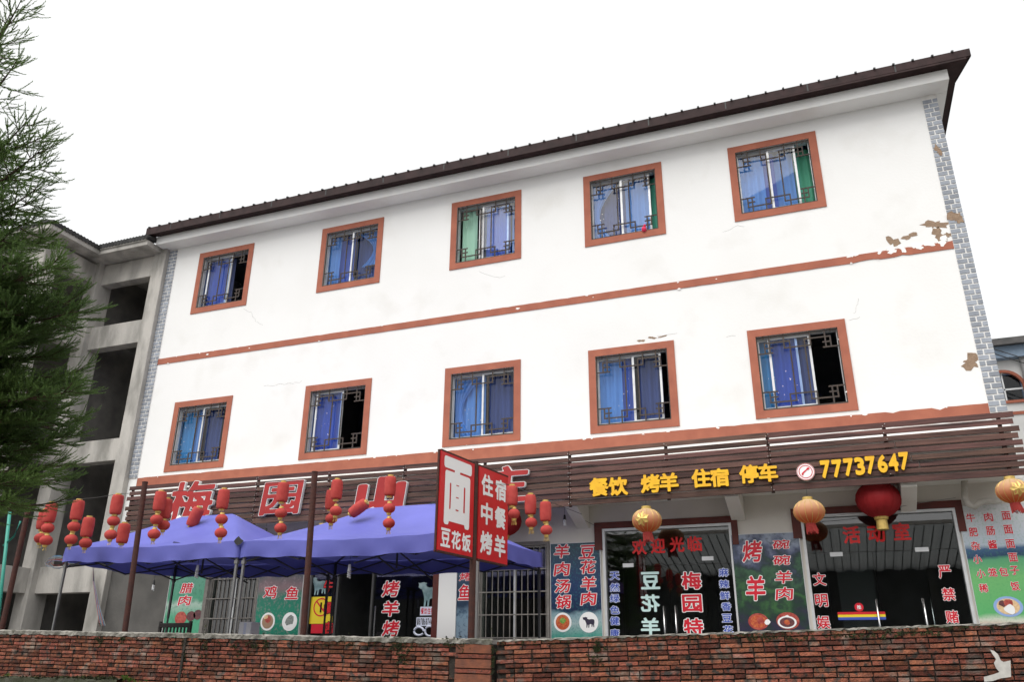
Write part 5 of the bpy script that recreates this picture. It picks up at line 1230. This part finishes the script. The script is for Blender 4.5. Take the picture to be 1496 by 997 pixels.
# ------------------------------------------------------------------ conifer at the left edge
TB = at_depth(-165, 500, 7.4); TX, TYY = TB[0], TB[1]
tr = thing('conifer_tree', (TX, TYY, ROAD_Z), 'dark green conifer with feathery drooping sprays at the left edge', 'tree')
mb = MB(); ZTOP = 6.0
mb.tube([(TX + .05 * math.sin(z * .7), TYY + .05 * math.cos(z), z) for z in np.linspace(ROAD_Z - .2, ZTOP, 24)], [max(.012, .17 * (ZTOP - z) / (ZTOP - ROAD_Z)) for z in np.linspace(ROAD_Z - .2, ZTOP, 24)], 14)
mb.build('trunk', BARK, tr, smooth=True)
limbs = MB(); cords = []                             # cord: origin, dir, up, length
rt = random.Random(33)
def unit(v): return v / (np.linalg.norm(v) + 1e-9)
def add_spray(o, d, L, dens=1.0):
    d = unit(d); up = np.array([0, 0, 1.0]); sd_ = unit(np.cross(d, up)); n = max(4, int(L / .027 * dens))
    for k in range(n):
        t = (k + rt.random() * .6) / n; p = o + d * L * t + np.array([0, 0, .25 * L * t * t - .1 * L * t])
        s = 1 if k % 2 else -1; ang = rt.uniform(.3, .65); roll = rt.gauss(0, .5)
        side = sd_ * math.cos(roll) * s + np.cross(sd_, d) * math.sin(roll)
        dd = unit(d * math.cos(ang) + side * math.sin(ang)); cords.append((p, dd, unit(up + d * .4), rt.uniform(.13, .25) * (1.15 - .55 * t)))
    cords.append((o + d * L * .75, unit(d + up * .15), up, .25 * L + .07))
    limbs.tube([o, o + d * L * .5 + up * (-.02 * L), o + d * L + up * .1 * L], [.006, .004, .002], 4, caps=False)
def limb(tip, zroot, dens=1.0, full=.3):
    root = np.array([TX, TYY, zroot]); tip = np.array(tip); d = tip - root; L = np.linalg.norm(d); hd = unit(d)
    def P(t): return root + d * t + np.array([0, 0, -.10 * L * math.sin(math.pi * t)])
    N = 9; limbs.tube([P(k / N) for k in range(N + 1)], [.03 * (1 - k / N) * (.5 + L / 3) + .004 for k in range(N + 1)], 6, caps=False)
    n = max(6, int(L * 13 * dens)); sd_ = unit(np.cross(hd, [0, 0, 1]))
    for k in range(n):
        t = full + (1 - full) * (k + .5) / n; s = 1 if k % 2 else -1; td = unit(P(min(1, t + .05)) - P(t - .05))
        a = rt.uniform(.35, .95); v = td * math.cos(a) + sd_ * s * math.sin(a) * rt.uniform(.5, 1) + np.array([0, 0, rt.uniform(-.5, .25)])
        add_spray(P(t), v, rt.uniform(.22, .42) * (1.2 - .55 * t), dens)
    add_spray(P(.93), td + np.array([0, 0, .1]), .22, dens)
TIPS = [(36, 8, .55), (20, 28, .5), (30, 95, .45), (8, 60, .5), (46, 180, .7), (72, 200, .7), (66, 222, .7), (70, 245, .7), (60, 278, .7), (48, 300, .7), (56, 322, .8),
        (70, 352, 1), (88, 385, 1), (80, 415, 1), (112, 440, 1), (118, 455, 1), (60, 440, 1.1), (92, 480, 1), (64, 500, 1), (85, 520, 1), (112, 548, 1), (100, 560, 1), (116, 572, .9), (70, 565, 1.1), (95, 600, 1), (112, 620, 1), (60, 610, 1.2), (95, 640, 1), (70, 655, 1.1),
        (85, 680, 1), (40, 660, 1.2), (104, 700, .7), (45, 700, 1), (92, 735, .5), (20, 745, .9), (15, 700, 1.2), (10, 560, 1.2), (5, 480, 1.2), (20, 420, 1.2), (10, 640, 1.2), (30, 380, 1.1), (15, 350, 1), (0, 250, .9), (-5, 215, .9), (0, 300, 1), (-20, 400, 1.1), (-20, 520, 1.1), (-20, 620, 1.1), (-15, 690, 1.1), (22, 530, 1.2), (30, 595, 1.2), (25, 455, 1.2), (35, 490, 1.2), (20, 730, 1)]
for px, py, dens in TIPS:
    p = at_depth(px - 9, py, 7.3 + rt.uniform(-.55, .55)); limb(p, p[2] + rt.uniform(.1, .35), dens)
for k in range(64):                                    # the far and off-frame sides of the crown
    z = -3.4 + 8.8 * k / 64; a = k * 2.4; rad = 1.7 * (1 - max(0, (z + 1) / 7.4)) + .1
    d = np.array([math.cos(a), math.sin(a), 0]); p = np.array([TX, TYY, z - .25]) + d * rad
    q = p - CAM; px = 748 + FPX * (q @ RT) / (q @ FW)
    if px > -45: continue
    limb(p, z, .55)
limbs.build('limbs', BARK, tr)
n = len(cords); O = np.array([c[0] for c in cords]); D = np.array([c[1] for c in cords]); U = np.array([c[2] for c in cords]); Lc = np.array([c[3] for c in cords])
S = np.cross(D, U); S /= np.linalg.norm(S, axis=1)[:, None] + 1e-9; U2 = np.cross(S, D); NN = 30
allv = []
for k in range(NN):
    t = (k + .5) / NN; th = k * 2.4 + rng.random(n) * .8
    base = O + D * (Lc * t)[:, None] + U2 * (Lc * .22 * t * t)[:, None]; dirx = D + U2 * (.44 * t)
    rad = S * np.cos(th)[:, None] + U2 * np.sin(th)[:, None]; ln = (.027 - .010 * t) * (.8 + .4 * rng.random(n))
    nd = dirx * .85 + rad * .62; wv = np.cross(nd, rad); wv /= np.linalg.norm(wv, axis=1)[:, None] + 1e-9
    tip = base + nd * ln[:, None]; allv.append(np.stack([base - wv * .0042, base + wv * .0042, tip], 1))
st = []
for s0, s1 in ((0, .5), (.5, 1)):
    p0 = O + D * (Lc * s0)[:, None] + U2 * (Lc * .22 * s0 * s0)[:, None]; p1 = O + D * (Lc * s1)[:, None] + U2 * (Lc * .22 * s1 * s1)[:, None]
    for wv in (S, U2): st.append(np.stack([p0 - wv * .003, p0 + wv * .003, p1], 1))
A = np.concatenate(allv + st, 0).reshape(-1, 3) - np.array([TX, TYY, ROAD_Z])
me = bpy.data.meshes.new('crown'); nf = len(A) // 3
me.vertices.add(len(A)); me.vertices.foreach_set('co', A.astype(np.float32).ravel())
me.loops.add(nf * 3); me.loops.foreach_set('vertex_index', np.arange(nf * 3, dtype=np.int32))
me.polygons.add(nf); me.polygons.foreach_set('loop_start', np.arange(0, nf * 3, 3, dtype=np.int32))
me.materials.append(NEEDLE); me.update(); me.validate()
link('crown', me, tr)
print('cords', n, 'needle tris', nf, 'objects', len(bpy.data.objects))
